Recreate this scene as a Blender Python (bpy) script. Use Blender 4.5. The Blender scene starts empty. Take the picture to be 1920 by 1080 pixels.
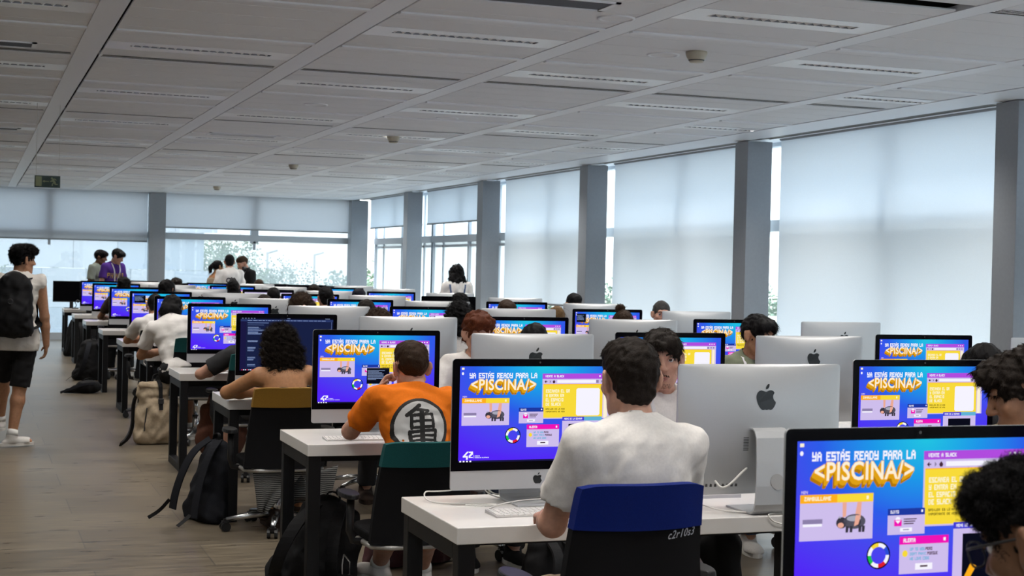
import bpy, math, random
import numpy as np
from mathutils import Vector, Matrix
from mathutils.bvhtree import BVHTree

random.seed(7)
RNG = np.random.default_rng(7)
SC = bpy.context.scene
COL = SC.collection
PI = math.pi

# ------------------------------------------------------------------ camera
cam_d = bpy.data.cameras.new('camera')
cam = bpy.data.objects.new('camera', cam_d)
COL.objects.link(cam)
cam_d.sensor_width = 36.0
cam_d.lens = 52.55
cam_d.clip_end = 600
cr, cu, cf = (0.94021, -0.33979, 0.023518), (-0.018123, 0.019040, 0.999654), (0.340120, 0.940309, -0.011744)
cam.matrix_world = Matrix(((cr[0], cu[0], -cf[0], 0.0), (cr[1], cu[1], -cf[1], 0.0), (cr[2], cu[2], -cf[2], 1.5683), (0, 0, 0, 1)))
cam_d.dof.use_dof = True
cam_d.dof.focus_distance = 6.5
cam_d.dof.aperture_fstop = 9.0
SC.camera = cam

# ------------------------------------------------------------------ view, world, daylight
SC.view_settings.view_transform = 'Standard'
SC.view_settings.look = 'None'
SC.view_settings.gamma = 1.0
SC.view_settings.use_curve_mapping = False
SC.view_settings.exposure = 0.0
SC.cycles.use_denoising = True
SC.cycles.max_bounces = 10
SC.cycles.diffuse_bounces = 5
SC.cycles.glossy_bounces = 4
SC.cycles.transmission_bounces = 6
SC.cycles.transparent_max_bounces = 12
SC.cycles.sample_clamp_indirect = 6.0
SC.cycles.caustics_reflective = False
SC.cycles.caustics_refractive = False

SKY = 5.0
world = bpy.data.worlds.new('daylight')
SC.world = world
world.use_nodes = True
wn, wl = world.node_tree.nodes, world.node_tree.links
bg = wn['Background']
tc = wn.new('ShaderNodeTexCoord')
sp = wn.new('ShaderNodeSeparateXYZ')
rp = wn.new('ShaderNodeValToRGB')
rp.color_ramp.elements[0].position = 0.44
rp.color_ramp.elements[0].color = (0.42, 0.42, 0.40, 1)
rp.color_ramp.elements[1].position = 0.53
rp.color_ramp.elements[1].color = (0.93, 0.97, 1.0, 1)
e = rp.color_ramp.elements.new(0.9)
e.color = (0.72, 0.86, 1.0, 1)
mp = wn.new('ShaderNodeMath'); mp.operation = 'MULTIPLY_ADD'
mp.inputs[1].default_value = 0.5; mp.inputs[2].default_value = 0.5
wl.new(tc.outputs['Generated'], sp.inputs[0])
wl.new(sp.outputs['Z'], mp.inputs[0])
wl.new(mp.outputs[0], rp.inputs[0])
wl.new(rp.outputs[0], bg.inputs['Color'])
bg.inputs['Strength'].default_value = SKY

sun_d = bpy.data.lights.new('sun', 'SUN')
sun_d.energy = 2.2
sun_d.angle = math.radians(12)
sun_d.color = (1.0, 0.95, 0.88)
sun = bpy.data.objects.new('sun', sun_d)
COL.objects.link(sun)
sun.rotation_euler = Vector((-0.62, 0.35, -0.72)).to_track_quat('-Z', 'Y').to_euler()

# ------------------------------------------------------------------ room numbers (metres)
CEIL = 2.96
YF, YB, XL, XR = 30.5, -3.5, -6.5, 7.43
PIL_Y = [0.98, 5.17, 9.36, 13.56, 17.78, 21.97, 26.22]
ROWS = [2.945, 5.207, 7.469, 9.73, 11.99, 14.25, 16.52, 19.0, 21.75, 24.2, 26.9]
DEP, X0, TL = 0.664, 1.4765, 1.607
SEAT_X = [1.905, 2.638, 3.520, 4.216, 5.120, 5.839]
TOPZ = 0.74

# ------------------------------------------------------------------ materials
def srgb(r, g, b):
    f = lambda c: (c / 255 / 12.92) if c / 255 <= 0.04045 else ((c / 255 + 0.055) / 1.055) ** 2.4
    return (f(r), f(g), f(b), 1.0)

def mat(name, col, rough=0.5, metal=0.0, spec=0.5, noise=0.0, nscale=40.0, bump=0.0, bscale=200.0, sheen=0.0, coat=0.0):
    m = bpy.data.materials.new(name)
    m.use_nodes = True
    n, l = m.node_tree.nodes, m.node_tree.links
    b = n['Principled BSDF']
    b.inputs['Base Color'].default_value = col
    b.inputs['Roughness'].default_value = rough
    b.inputs['Metallic'].default_value = metal
    b.inputs['Specular IOR Level'].default_value = spec
    if sheen: b.inputs['Sheen Weight'].default_value = sheen
    if coat: b.inputs['Coat Weight'].default_value = coat
    if noise or bump:
        t = n.new('ShaderNodeTexCoord')
    if noise:
        x = n.new('ShaderNodeTexNoise'); x.inputs['Scale'].default_value = nscale; x.inputs['Detail'].default_value = 4
        r = n.new('ShaderNodeValToRGB')
        r.color_ramp.elements[0].position = 0.3; r.color_ramp.elements[1].position = 0.7
        r.color_ramp.elements[0].color = tuple(c * (1 - noise) for c in col[:3]) + (1,)
        r.color_ramp.elements[1].color = tuple(min(1, c * (1 + noise)) for c in col[:3]) + (1,)
        l.new(t.outputs['Object'], x.inputs['Vector']); l.new(x.outputs['Fac'], r.inputs[0]); l.new(r.outputs[0], b.inputs['Base Color'])
    if bump:
        y = n.new('ShaderNodeTexNoise'); y.inputs['Scale'].default_value = bscale; y.inputs['Detail'].default_value = 3
        u = n.new('ShaderNodeBump'); u.inputs['Strength'].default_value = bump; u.inputs['Distance'].default_value = 0.004
        l.new(t.outputs['Object'], y.inputs['Vector']); l.new(y.outputs['Fac'], u.inputs['Height']); l.new(u.outputs[0], b.inputs['Normal'])
    return m

def emat(name, col, strength=1.0, sample=False):
    m = bpy.data.materials.new(name)
    m.use_nodes = True
    n, l = m.node_tree.nodes, m.node_tree.links
    n.clear()
    o = n.new('ShaderNodeOutputMaterial'); e = n.new('ShaderNodeEmission')
    e.inputs['Color'].default_value = col; e.inputs['Strength'].default_value = strength
    l.new(e.outputs[0], o.inputs['Surface'])
    if not sample: m.cycles.emission_sampling = 'NONE'
    return m

def nodes_of(m):
    return m.node_tree.nodes, m.node_tree.links, m.node_tree.nodes.get('Principled BSDF')

def floor_mat():
    m = mat('floor_planks', (0.2, 0.18, 0.15, 1), 0.42)
    n, l, b = nodes_of(m)
    t = n.new('ShaderNodeTexCoord')
    br = n.new('ShaderNodeTexBrick')
    br.offset = 0.5; br.inputs['Scale'].default_value = 1.0
    br.inputs['Brick Width'].default_value = 1.22; br.inputs['Row Height'].default_value = 0.60
    br.inputs['Mortar Size'].default_value = 0.004; br.inputs['Mortar Smooth'].default_value = 0.1
    br.inputs['Color1'].default_value = (0.170, 0.142, 0.103, 1); br.inputs['Color2'].default_value = (0.122, 0.101, 0.074, 1)
    br.inputs['Mortar'].default_value = (0.075, 0.067, 0.057, 1)
    mpn = n.new('ShaderNodeMapping'); mpn.inputs['Scale'].default_value = (3.2, 26, 1)
    no = n.new('ShaderNodeTexNoise'); no.inputs['Scale'].default_value = 1.0; no.inputs['Detail'].default_value = 8; no.inputs['Roughness'].default_value = 0.62
    no.inputs['Distortion'].default_value = 0.6
    r = n.new('ShaderNodeValToRGB'); r.color_ramp.elements[0].position = 0.36; r.color_ramp.elements[1].position = 0.66
    r.color_ramp.elements[0].color = (0.58, 0.56, 0.54, 1); r.color_ramp.elements[1].color = (1.36, 1.34, 1.28, 1)
    mx = n.new('ShaderNodeMix'); mx.data_type = 'RGBA'; mx.blend_type = 'MULTIPLY'; mx.inputs[0].default_value = 1.0
    l.new(t.outputs['Object'], br.inputs['Vector']); l.new(t.outputs['Object'], mpn.inputs[0]); l.new(mpn.outputs[0], no.inputs['Vector'])
    l.new(no.outputs['Fac'], r.inputs[0]); l.new(br.outputs['Color'], mx.inputs[6]); l.new(r.outputs[0], mx.inputs[7])
    l.new(mx.outputs[2], b.inputs['Base Color'])
    rr = n.new('ShaderNodeMapRange'); rr.inputs['To Min'].default_value = 0.20; rr.inputs['To Max'].default_value = 0.42
    l.new(no.outputs['Fac'], rr.inputs[0]); l.new(rr.outputs[0], b.inputs['Roughness'])
    bu = n.new('ShaderNodeBump'); bu.inputs['Strength'].default_value = 0.12; bu.inputs['Distance'].default_value = 0.003
    l.new(no.outputs['Fac'], bu.inputs['Height']); l.new(bu.outputs[0], b.inputs['Normal'])
    return m

def blind_mat(name, col, trans, dif):
    m = bpy.data.materials.new(name); m.use_nodes = True
    n, l = m.node_tree.nodes, m.node_tree.links; n.clear()
    o = n.new('ShaderNodeOutputMaterial'); a = n.new('ShaderNodeAddShader')
    tr = n.new('ShaderNodeBsdfTranslucent'); di = n.new('ShaderNodeBsdfDiffuse')
    t = n.new('ShaderNodeTexCoord'); no = n.new('ShaderNodeTexNoise'); no.inputs['Scale'].default_value = 260
    mr = n.new('ShaderNodeMapRange'); mr.inputs['To Min'].default_value = 0.88; mr.inputs['To Max'].default_value = 1.1
    l.new(t.outputs['Object'], no.inputs['Vector']); l.new(no.outputs['Fac'], mr.inputs[0])
    mm = n.new('ShaderNodeMix'); mm.data_type = 'RGBA'; mm.blend_type = 'MULTIPLY'; mm.inputs[0].default_value = 1
    mm.inputs[6].default_value = (col[0] * trans, col[1] * trans, col[2] * trans, 1)
    l.new(mr.outputs[0], mm.inputs[7]); l.new(mm.outputs[2], tr.inputs['Color'])
    di.inputs['Color'].default_value = (col[0] * dif, col[1] * dif, col[2] * dif, 1)
    l.new(tr.outputs[0], a.inputs[0]); l.new(di.outputs[0], a.inputs[1]); l.new(a.outputs[0], o.inputs['Surface'])
    return m

def glass_mat(name, veil=0.0, tint=1.0):  # veil puts haze into the pane, tint darkens the view outside
    m = bpy.data.materials.new(name); m.use_nodes = True
    n, l = m.node_tree.nodes, m.node_tree.links; n.clear()
    o = n.new('ShaderNodeOutputMaterial'); mx = n.new('ShaderNodeMixShader'); mv = n.new('ShaderNodeMixShader')
    tr = n.new('ShaderNodeBsdfTransparent'); tr.inputs['Color'].default_value = (0.93 * tint, 0.97 * tint, 0.98 * tint, 1)
    gl = n.new('ShaderNodeBsdfGlossy'); gl.inputs['Roughness'].default_value = 0.02
    vl = n.new('ShaderNodeBsdfTranslucent'); vl.inputs['Color'].default_value = (0.86, 0.93, 0.97, 1)
    mx.inputs[0].default_value = 0.06
    mv.inputs[0].default_value = veil
    l.new(tr.outputs[0], mv.inputs[1]); l.new(vl.outputs[0], mv.inputs[2])
    l.new(mv.outputs[0], mx.inputs[1]); l.new(gl.outputs[0], mx.inputs[2]); l.new(mx.outputs[0], o.inputs['Surface'])
    return m

M = {}
M['floor'] = floor_mat()
M['ceil'] = mat('ceiling_panel_paint', (0.84, 0.855, 0.885, 1), 0.7, noise=0.03, nscale=300)
M['beam'] = mat('ceiling_profile_paint', (0.88, 0.90, 0.94, 1), 0.45)
M['groove'] = mat('ceiling_void', (0.05, 0.045, 0.04, 1), 0.9)
M['wall'] = mat('white_wall_paint', (0.72, 0.72, 0.70, 1), 0.8, noise=0.03)
M['pillar'] = mat('grey_pillar_metal', (0.30, 0.325, 0.355, 1), 0.42, noise=0.03)
M['frame'] = mat('grey_window_profile', (0.56, 0.61, 0.66, 1), 0.45)
M['blind'] = blind_mat('pale_roller_blind', (0.965, 0.995, 1.025), 0.495, 0.42)
M['blind2'] = blind_mat('grey_roller_blind', (0.95, 0.96, 0.985), 0.58, 0.34)
M['valance'] = mat('blind_hem_bar', (0.34, 0.36, 0.38, 1), 0.6)
M['glass'] = glass_mat('window_glass', 0.0)
M['glass2'] = glass_mat('dimming_haze_glass', 0.17, 0.62)  # tint added to tone down the bright outdoors, veil for haze
M['glass3'] = glass_mat('hazy_window_glass', 0.72, 0.7)
M['white_top'] = mat('white_laminate', (0.74, 0.72, 0.69, 1), 0.22, noise=0.02, nscale=8)
M['black_metal'] = mat('black_powder_coat', (0.007, 0.007, 0.008, 1), 0.5, spec=.25)
M['alu'] = mat('brushed_aluminium', (0.54, 0.55, 0.56, 1), 0.40, 0.5, noise=0.02, nscale=500)
M['glassblack'] = mat('black_display_glass', (0.002, 0.002, 0.003, 1), 0.2, spec=.05)
M['logo'] = mat('black_logo', (0.006, 0.008, 0.010, 1), 0.25)
M['dark'] = mat('dark_plastic', (0.02, 0.02, 0.022, 1), 0.5)
M['port'] = mat('dark_port', (0.06, 0.06, 0.06, 1), 0.6)
M['key'] = mat('white_key', (0.78, 0.76, 0.72, 1), 0.5)
M['keybase'] = mat('keyboard_aluminium', (0.62, 0.61, 0.59, 1), 0.4, 0.4)
M['cable'] = mat('white_cable', (0.72, 0.70, 0.66, 1), 0.5)
M['mesh'] = mat('black_chair_fabric', (0.006, 0.006, 0.007, 1), 0.9, spec=.15, bump=0.4, bscale=900)
M['plastic'] = mat('black_chair_plastic', (0.010, 0.010, 0.011, 1), 0.42, spec=.35)
M['chrome'] = mat('polished_aluminium', (0.62, 0.62, 0.63, 1), 0.22, 1.0)
M['silver'] = mat('silver_trim', (0.42, 0.41, 0.39, 1), 0.35, 0.5)

# ------------------------------------------------------------------ mesh helpers
def link_mesh(name, me, parent=None, mats=()):
    o = bpy.data.objects.new(name, me)
    COL.objects.link(o)
    for m in mats: me.materials.append(m)
    if parent is not None: o.parent = parent
    return o

def mesh_np(name, V, F, mats, parent=None, smooth=True, midx=None):
    """V (n,3) array, F (m,3) or (m,4) int array"""
    me = bpy.data.meshes.new(name)
    V = np.asarray(V, np.float32); F = np.asarray(F, np.int32)
    me.vertices.add(len(V)); me.vertices.foreach_set('co', V.ravel())
    k = F.shape[1]
    me.loops.add(F.size); me.loops.foreach_set('vertex_index', F.ravel())
    me.polygons.add(len(F)); me.polygons.foreach_set('loop_start', np.arange(0, F.size, k, dtype=np.int32))
    if midx is not None: me.polygons.foreach_set('material_index', np.asarray(midx, np.int32))
    me.polygons.foreach_set('use_smooth', np.full(len(F), smooth, bool))
    me.update(calc_edges=True)
    me.validate()
    return link_mesh(name, me, parent, mats)

class MB:
    def __init__(s): s.v, s.f, s.m = [], [], []
    def add(s, V, F, mi=0):
        k = len(s.v)
        s.v += [tuple(map(float, p)) for p in V]
        s.f += [tuple(int(i) + k for i in q) for q in F]
        s.m += [mi] * len(F)
        return s
    def box(s, lo, hi, mi=0, R=None, o=(0, 0, 0)):
        x0, y0, z0 = lo; x1, y1, z1 = hi
        V = [(x0, y0, z0), (x1, y0, z0), (x1, y1, z0), (x0, y1, z0), (x0, y0, z1), (x1, y0, z1), (x1, y1, z1), (x0, y1, z1)]
        if R is not None: V = [tuple(R @ Vector(p) + Vector(o)) for p in V]
        return s.add(V, [(0, 3, 2, 1), (4, 5, 6, 7), (0, 1, 5, 4), (1, 2, 6, 5), (2, 3, 7, 6), (3, 0, 4, 7)], mi)
    def tube(s, P, r, n=8, mi=0, caps=True):
        P = [Vector(p) for p in P]
        rr = r if isinstance(r, (list, tuple)) else [r] * len(P)
        V, F = [], []
        ref = Vector((0.31, 0.22, 0.93))
        for i, p in enumerate(P):
            t = (P[min(i + 1, len(P) - 1)] - P[max(i - 1, 0)]).normalized()
            a = t.cross(ref)
            if a.length < 1e-3: a = t.cross(Vector((1, 0, 0)))
            a.normalize(); b = t.cross(a)
            for j in range(n):
                w = 2 * PI * j / n
                V.append(p + (a * math.cos(w) + b * math.sin(w)) * rr[i])
        for i in range(len(P) - 1):
            for j in range(n):
                F.append((i * n + j, i * n + (j + 1) % n, (i + 1) * n + (j + 1) % n, (i + 1) * n + j))
        if caps:
            F.append(tuple(range(n - 1, -1, -1))); F.append(tuple((len(P) - 1) * n + j for j in range(n)))
        return s.add(V, F, mi)
    def lathe(s, prof, c=(0, 0, 0), n=24, mi=0, R=None):
        V, F = [], []
        for (r, z) in prof:
            for j in range(n):
                p = Vector((r * math.cos(2 * PI * j / n), r * math.sin(2 * PI * j / n), z))
                if R is not None: p = R @ p
                V.append(p + Vector(c))
        for i in range(len(prof) - 1):
            for j in range(n):
                F.append((i * n + j, i * n + (j + 1) % n, (i + 1) * n + (j + 1) % n, (i + 1) * n + j))
        return s.add(V, F, mi)
    def poly(s, pts, mi=0): return s.add(pts, [tuple(range(len(pts)))], mi)
    def prism(s, pts2, f0, f1, mi=0):
        """extrude a 2-D outline: f0/f1 map (a,b)->3-D for both ends"""
        n = len(pts2)
        V = [f0(*p) for p in pts2] + [f1(*p) for p in pts2]
        F = [tuple(range(n - 1, -1, -1)), tuple(range(n, 2 * n))] + [(i, (i + 1) % n, n + (i + 1) % n, n + i) for i in range(n)]
        return s.add(V, F, mi)
    def build(s, name, mats, parent=None, smooth=False, bevel=0, bseg=2, loc=None):
        me = bpy.data.meshes.new(name)
        me.from_pydata(s.v, [], s.f)
        me.polygons.foreach_set('material_index', s.m)
        if smooth: me.polygons.foreach_set('use_smooth', [True] * len(s.f))
        me.update()
        o = link_mesh(name, me, parent, mats if isinstance(mats, (list, tuple)) else [mats])
        if smooth == 'auto':
            pass
        if bevel:
            b = o.modifiers.new('bevel', 'BEVEL'); b.width = bevel; b.segments = bseg; b.limit_method = 'ANGLE'; b.angle_limit = math.radians(40)
        if loc is not None: o.location = loc
        return o

def tag(o, label=None, cat=None, group=None, kind=None):
    if label: o['label'] = label
    if cat: o['category'] = cat
    if group: o['group'] = group
    if kind: o['kind'] = kind
    return o

def thing(name, label, cat, loc=(0, 0, 0), rz=0.0, group=None):
    o = bpy.data.objects.new(name, None)
    COL.objects.link(o)
    o.empty_display_size = 0.1
    o.location = loc; o.rotation_euler = (0, 0, rz)
    return tag(o, label, cat, group)

def copy_tree(o, parent=None):
    c = o.copy()
    COL.objects.link(c)
    if parent is not None: c.parent = parent
    for ch in o.children:
        if ch.type != 'LIGHT': copy_tree(ch, c)
    return c

def struct(o): o['kind'] = 'structure'; return o

def ordinal(i): return ['first', 'second', 'third', 'fourth', 'fifth', 'sixth', 'seventh', 'eighth', 'ninth', 'tenth', 'eleventh', 'twelfth', 'thirteenth', 'fourteenth', 'fifteenth', 'sixteenth', 'seventeenth', 'eighteenth'][i]
# ================================================================== SETTING
MB().box((XL - .2, YB - .2, -0.12), (8.3, YF + .35, 0)).build('floor', M['floor']); struct(bpy.data.objects['floor'])
struct(MB().box((XL - .2, YB, -0.1), (XL, YF, CEIL + .3)).build('wall_left', M['wall']))
# wall behind the camera: low parapet; unseen windows and blinds added for light
wb = MB().box((XL - .2, YB - .2, -0.1), (8.3, YB, .5))
wb.box((XL - .2, YB - .2, CEIL - .02), (8.3, YB, CEIL + .3))
for x in (XL - .1, -2.9, .7, 4.3, 8.0): wb.box((x - .1, YB - .2, .5), (x + .1, YB, CEIL))
struct(wb.build('wall_back', M['wall']))
_trim = [0]
def trim(mb, m, **k):
    _trim[0] += 1
    return struct(mb.build('trim_%d' % _trim[0], m, **k))

# --- ceiling: long planks between flat profiles, dark void in every joint
BEAM_R = [0.77 + 1.3775 * n for n in range(-5, 5)]
c = MB()
c.box((XL, YB, CEIL + .05), (8.3, YF + .3, CEIL + .3), 1)
BAYS = []
edges = BEAM_R + [7.14]
for i in range(len(BEAM_R)):
    xa = BEAM_R[i] + .018
    xb = (BEAM_R[i + 1] - .15) if i + 1 < len(BEAM_R) else 7.02
    BAYS.append((xa, xb))
BAYS.insert(0, (XL, BEAM_R[0] - .15))
FIX = {}          # bay index -> list of y of its light fixtures
VENT_Y = [2.3, 6.42, 10.52, 14.62, 18.78, 22.9, 27.0]
PITCH = 0.34375
NP = 4
for bi, (xa, xb) in enumerate(BAYS):
    col = bi - 6                                   # bay 6 is the first whole one right of the aisle
    par = 7.2 if col % 2 == 0 else 8.575
    if bi == len(BAYS) - 1: par = 9.98 - 2.75
    ys = [par + 2.75 * k for k in range(-4, 10)]
    FIX[bi] = [y for y in ys if YB + .5 < y < YF - .4]
    y = YB
    k0 = math.floor((YB - 7.2 - PITCH / 2) / PITCH)
    for k in range(k0, k0 + 110):
        ya = 7.2 - PITCH / 2 + k * PITCH; yb = ya + PITCH
        if yb < YB or ya > YF: continue
        ya = max(ya, YB); yb = min(yb, YF)
        fx = [q for q in FIX[bi] if abs(q - (ya + yb) / 2) < .1]
        vt = [q for q in VENT_Y if ya - .001 <= q < yb]
        g = 0.005
        if fx:
            continue
        if vt:
            q = vt[0]
            for (a, b) in ((ya, q - .075), (q + .075, yb)):
                if b - a > .02: c.box((xa, a + g, CEIL), (xb, b - g, CEIL + .012), 0)
            continue
        if k % 4 == 2:
            c.box((xa, ya + g, CEIL), (xb, ya + PITCH * .5 - .03, CEIL + .012), 0)
            c.box((xa, ya + PITCH * .5 - .026, CEIL - .010), (xb, ya + PITCH * .5 + .026, CEIL + .012), 2)
            c.box((xa, ya + PITCH * .5 + .03, CEIL), (xb, yb - g, CEIL + .012), 0)
        else:
            c.box((xa, ya + g, CEIL), (xb, yb - g, CEIL + .012), 0)
struct(c.build('ceiling', [M['ceil'], M['groove'], M['beam']], bevel=.003, bseg=1))
for xr in BEAM_R:
    trim(MB().box((xr - .15, YB, CEIL - .004), (xr, YF, CEIL + .03)), M['beam'])
trim(MB().box((7.034, YB, CEIL - .004), (7.47, YF, CEIL + .03)), M['beam'])
trim(MB().box((XL, YF - .16, CEIL - .006), (XR, YF + .02, CEIL + .03)), M['beam'])

# window-side slot grilles, one per bay between the pillars
def ceiling_grille(y0, y1):
    b = MB()
    b.box((7.47, y0, CEIL + .004), (7.62, y0 + .05, CEIL + .03)); b.box((7.47, y1 - .05, CEIL + .004), (7.62, y1, CEIL + .03))
    b.box((7.47, y0, CEIL), (7.485, y1, CEIL + .03)); b.box((7.605, y0, CEIL), (7.62, y1, CEIL + .03))
    s = MB()
    for i in range(4): s.box((7.51 + i * .027, y0 + .05, CEIL + .006), (7.518 + i * .027, y1 - .05, CEIL + .03))
    return b, s

# --- pillars along the window wall, the corner pillar and the far-wall pillar
for y in PIL_Y:
    p = MB().box((7.43, y, 0), (7.715, y + .27, CEIL - .012))
    trim(p, M['pillar'], bevel=.004)
trim(MB().box((7.40, 30.36, 0), (7.76, 30.66, CEIL - .012)), M['pillar'], bevel=.004)
trim(MB().box((3.30, 30.36, 0), (3.62, 30.62, CEIL - .012)), M['pillar'], bevel=.004)
trim(MB().box((-.9, 30.36, 0), (-.58, 30.62, CEIL - .012)), M['pillar'], bevel=.004)
trim(MB().box((-5.1, 30.36, 0), (-4.78, 30.62, CEIL - .012)), M['pillar'], bevel=.004)
# soffit over the window line
trim(MB().box((7.63, YB, CEIL + .02), (8.3, YF + .3, CEIL + .3)), M['beam'])

# --- windows on the right
_w = [0]
def window_right(y0, y1, detailed):
    _w[0] += 1
    f = MB(); X = 8.0
    ym = (y0 + y1) / 2
    for y in (y0, ym, y1): f.box((X - .05, y - .04, 0.0), (X + .05, y + .04, CEIL + .05))
    f.box((X - .07, y0, 2.045), (X + .09, y1, 2.165))
    f.box((X - .05, y0, 0.0), (X + .07, y1, .12)); f.box((X - .05, y0, CEIL - .02), (X + .05, y1, CEIL + .08))
    if detailed:
        for y in (y0 + .62, y1 - .62):
            f.box((X - .03, y - .022, .12), (X + .03, y + .022, 2.05))
            f.box((X - .03, y - .015, 2.16), (X + .03, y + .015, CEIL))
        f.box((X - .03, y0, 1.96), (X + .03, y1, 2.0))
    # unseen outside ledge, added to shade the lower part of the blinds
    f.box((X + .09, y0 - .2, 2.09), (X + .75, y1 + .2, 2.15))
    w = struct(f.build('window_%d' % _w[0], M['frame']))
    g = MB().box((X - .006, y0, .12), (X + .006, y1, CEIL))
    g.build('pane', M['glass3' if detailed else 'glass'], w)
ally = [-3.22] + PIL_Y + [30.36]
BAYR = [(ally[i] + .27, ally[i + 1]) for i in range(len(ally) - 1)]
for i, (a, b) in enumerate(BAYR): window_right(a - .15, b + .15, i >= 6)
BLN = ['nearest the camera and outside its view', 'beside the camera', 'second bay', '', '', '', '', '']
def roller_blind(axis, a, b, at, z0, m, label, group=None, tube=True):
    t = thing('roller_blind', label, 'blind', (at, (a + b) / 2, z0) if axis == 'y' else ((a + b) / 2, at, z0), 0, group)
    h = (b - a) / 2
    H = CEIL + .03 - z0
    d = MB()
    d2 = MB()
    rl = MB()
    if axis == 'y':
        d.box((-.0012, -h, 0), (.0012, h, H)); d2.box((-.012, -h, -.02), (.012, h, .006))
        rl.tube([(.0, -h, H), (.0, h, H)], .028, 10)
    else:
        d.box((-h, -.0012, 0), (h, .0012, H)); d2.box((-h, -.012, -.02), (h, .012, .006))
        rl.tube([(-h, 0, H), (h, 0, H)], .028, 10)
    d.build('fabric', m, t); d2.build('hem_bar', M['valance'], t); rl.build('roller', M['valance'], t)
    return t
zb = [.45, .45, .45, .45, .45, 1.10, 2.38, 2.38]
rl = [None, None, 'pale roller blind cut by the right edge, in the bay nearest the camera',
      'wide pale roller blind between the two pillars nearest the camera',
      'pale roller blind between the second and third pillars from the camera',
      'pale roller blind between the third and fourth pillars, its hem showing above the desks',
      'half-raised roller blind over the window where the girl with long dark hair stands',
      'half-raised narrow roller blind next to the far corner pillar']
for i, (a, b) in enumerate(BAYR):
    lab = rl[i] or ['pale roller blind in the bay behind the camera', 'pale roller blind in the bay beside the camera'][i]
    roller_blind('y', a + .03, b - .03, 7.80, zb[i], M['blind'], lab, 'roller blinds along the window wall')
    gb, gs = ceiling_grille(a + .12, b - .12)
    if i >= 2:
        lab = ['linear ceiling grille above the blind at the right edge', 'long linear ceiling grille above the widest blind on the right',
               'linear ceiling grille above the blind between the second and third pillars', 'linear ceiling grille above the blind between the third and fourth pillars',
               'linear ceiling grille above the half-raised blind beside the standing girl', 'linear ceiling grille next to the far corner pillar'][i - 2]
        t = thing('ceiling_grille', lab, 'air vent', (0, 0, 0), 0, 'linear grilles along the window line')
        o = gb.build('frame', M['silver'], t); gs.build('slats', M['silver'], t)

# --- far wall glazing
def window_far(x0, x1, mull):
    _w[0] += 1
    Y = 30.72
    f = MB()
    for x in [x0, x1]: f.box((x - .05, Y - .05, 0), (x + .05, Y + .05, CEIL + .05))
    for x in mull:
        f.box((x - .075, Y - .06, 2.0), (x + .075, Y + .06, CEIL + .05))
        f.box((x - .025, Y - .06, 1.86), (x + .025, Y + .0, 2.05))
    f.box((x0, Y - .07, 2.04), (x1, Y + .09, 2.165)); f.box((x0, Y - .12, 0.0), (x1, Y + .09, .14)); f.box((x0, Y - .05, CEIL - .03), (x1, Y + .05, CEIL + .08))
    w = struct(f.build('window_%d' % _w[0], M['frame']))
    MB().box((x0, Y - .006, .12), (x1, Y + .006, CEIL)).build('pane', M['glass2'], w)
window_far(-5.0, -.75, [-2.9]); window_far(-.70, 3.45, [1.42]); window_far(3.50, 7.6, [5.45])
MB().box((XL, YF + .12, 0), (-5.0, YF + .3, CEIL + .3)).build('wall_far', M['wall']); struct(bpy.data.objects['wall_far'])
roller_blind('x', -4.75, -.92, 30.60, 1.98, M['blind2'], 'grey roller blind further left on the far wall')
roller_blind('x', -.57, 3.29, 30.60, 1.98, M['blind2'], 'grey half-lowered roller blind on the far wall behind the exit sign', 'roller blinds on the far wall')
roller_blind('x', 3.63, 7.39, 30.60, 2.28, M['blind2'], 'grey half-lowered roller blind on the far wall above the view of trees', 'roller blinds on the far wall')

for i, (a, b_) in enumerate(((XL, -3.0), (-2.8, .6), (.8, 4.2), (4.4, 7.9))):  # unseen blinds added to brighten surfaces that face the camera
    roller_blind('x', a + .02, b_ - .02, YB - .1, .48, M['blind'], 'unseen pale roller blind added behind the camera for light', 'unseen blinds added behind the camera')
# ================================================================== CEILING THINGS
def fixture_meshes(w):
    """plate with an opening, mirrored trough, cross blades; origin at the middle, flush with the ceiling"""
    L, hw = .455, .042
    p = MB()
    y1 = PITCH / 2 - .0035
    for (a, b, cc, d) in ((-w / 2, -L, -y1, y1), (L, w / 2, -y1, y1), (-L, L, -y1, -hw), (-L, L, hw, y1)):
        p.box((a, cc, 0), (b, d, .012))
    t = MB()
    n = 8
    arc = [(hw * math.cos(PI * j / n), .002 + .055 * math.sin(PI * j / n)) for j in range(n + 1)]
    V = [(-L, a, z) for a, z in arc] + [(L, a, z) for a, z in arc]
    t.add(V, [(j, j + 1, n + 2 + j, n + 1 + j) for j in range(n)]); t.add([(-L, a, z) for a, z in arc], [tuple(range(n + 1))]); t.add([(L, a, z) for a, z in arc], [tuple(range(n, -1, -1))])
    b = MB()
    k = 17
    for i in range(k):
        x = -L + .02 + (2 * L - .04) * i / (k - 1)
        b.add([(x - .024, -hw, .021), (x + .024, -hw, .021), (x + .024, hw, .021), (x - .024, hw, .021), (x, -hw, .0012), (x, hw, .0012)],
              [(0, 1, 4), (2, 3, 5), (0, 4, 5, 3), (1, 2, 5, 4)])
    l = MB().tube([(-L + .02, 0, .035), (L - .02, 0, .035)], .008, 8)
    return p, t, b, l
M['mirror'] = mat('louvre_mirror', (0.95, 0.95, 0.95, 1), 0.3, 0.0)
M['trough'] = mat('lamp_trough', (0.16, 0.16, 0.17, 1), 0.3, 0.7)
M['tube'] = mat('lamp_tube', (0.85, 0.85, 0.85, 1), 0.3)
M['plate'] = mat('fixture_plate_paint', (0.92, 0.93, 0.95, 1), 0.35)
BAYNAME = {5: 'the bay left of the exit sign', 6: 'the bay above the aisle', 7: 'the second bay right of the aisle', 8: 'the smoke detector bay',
           9: 'the bay second from the windows', 10: 'the narrow bay by the windows'}
protoF = {}
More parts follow.
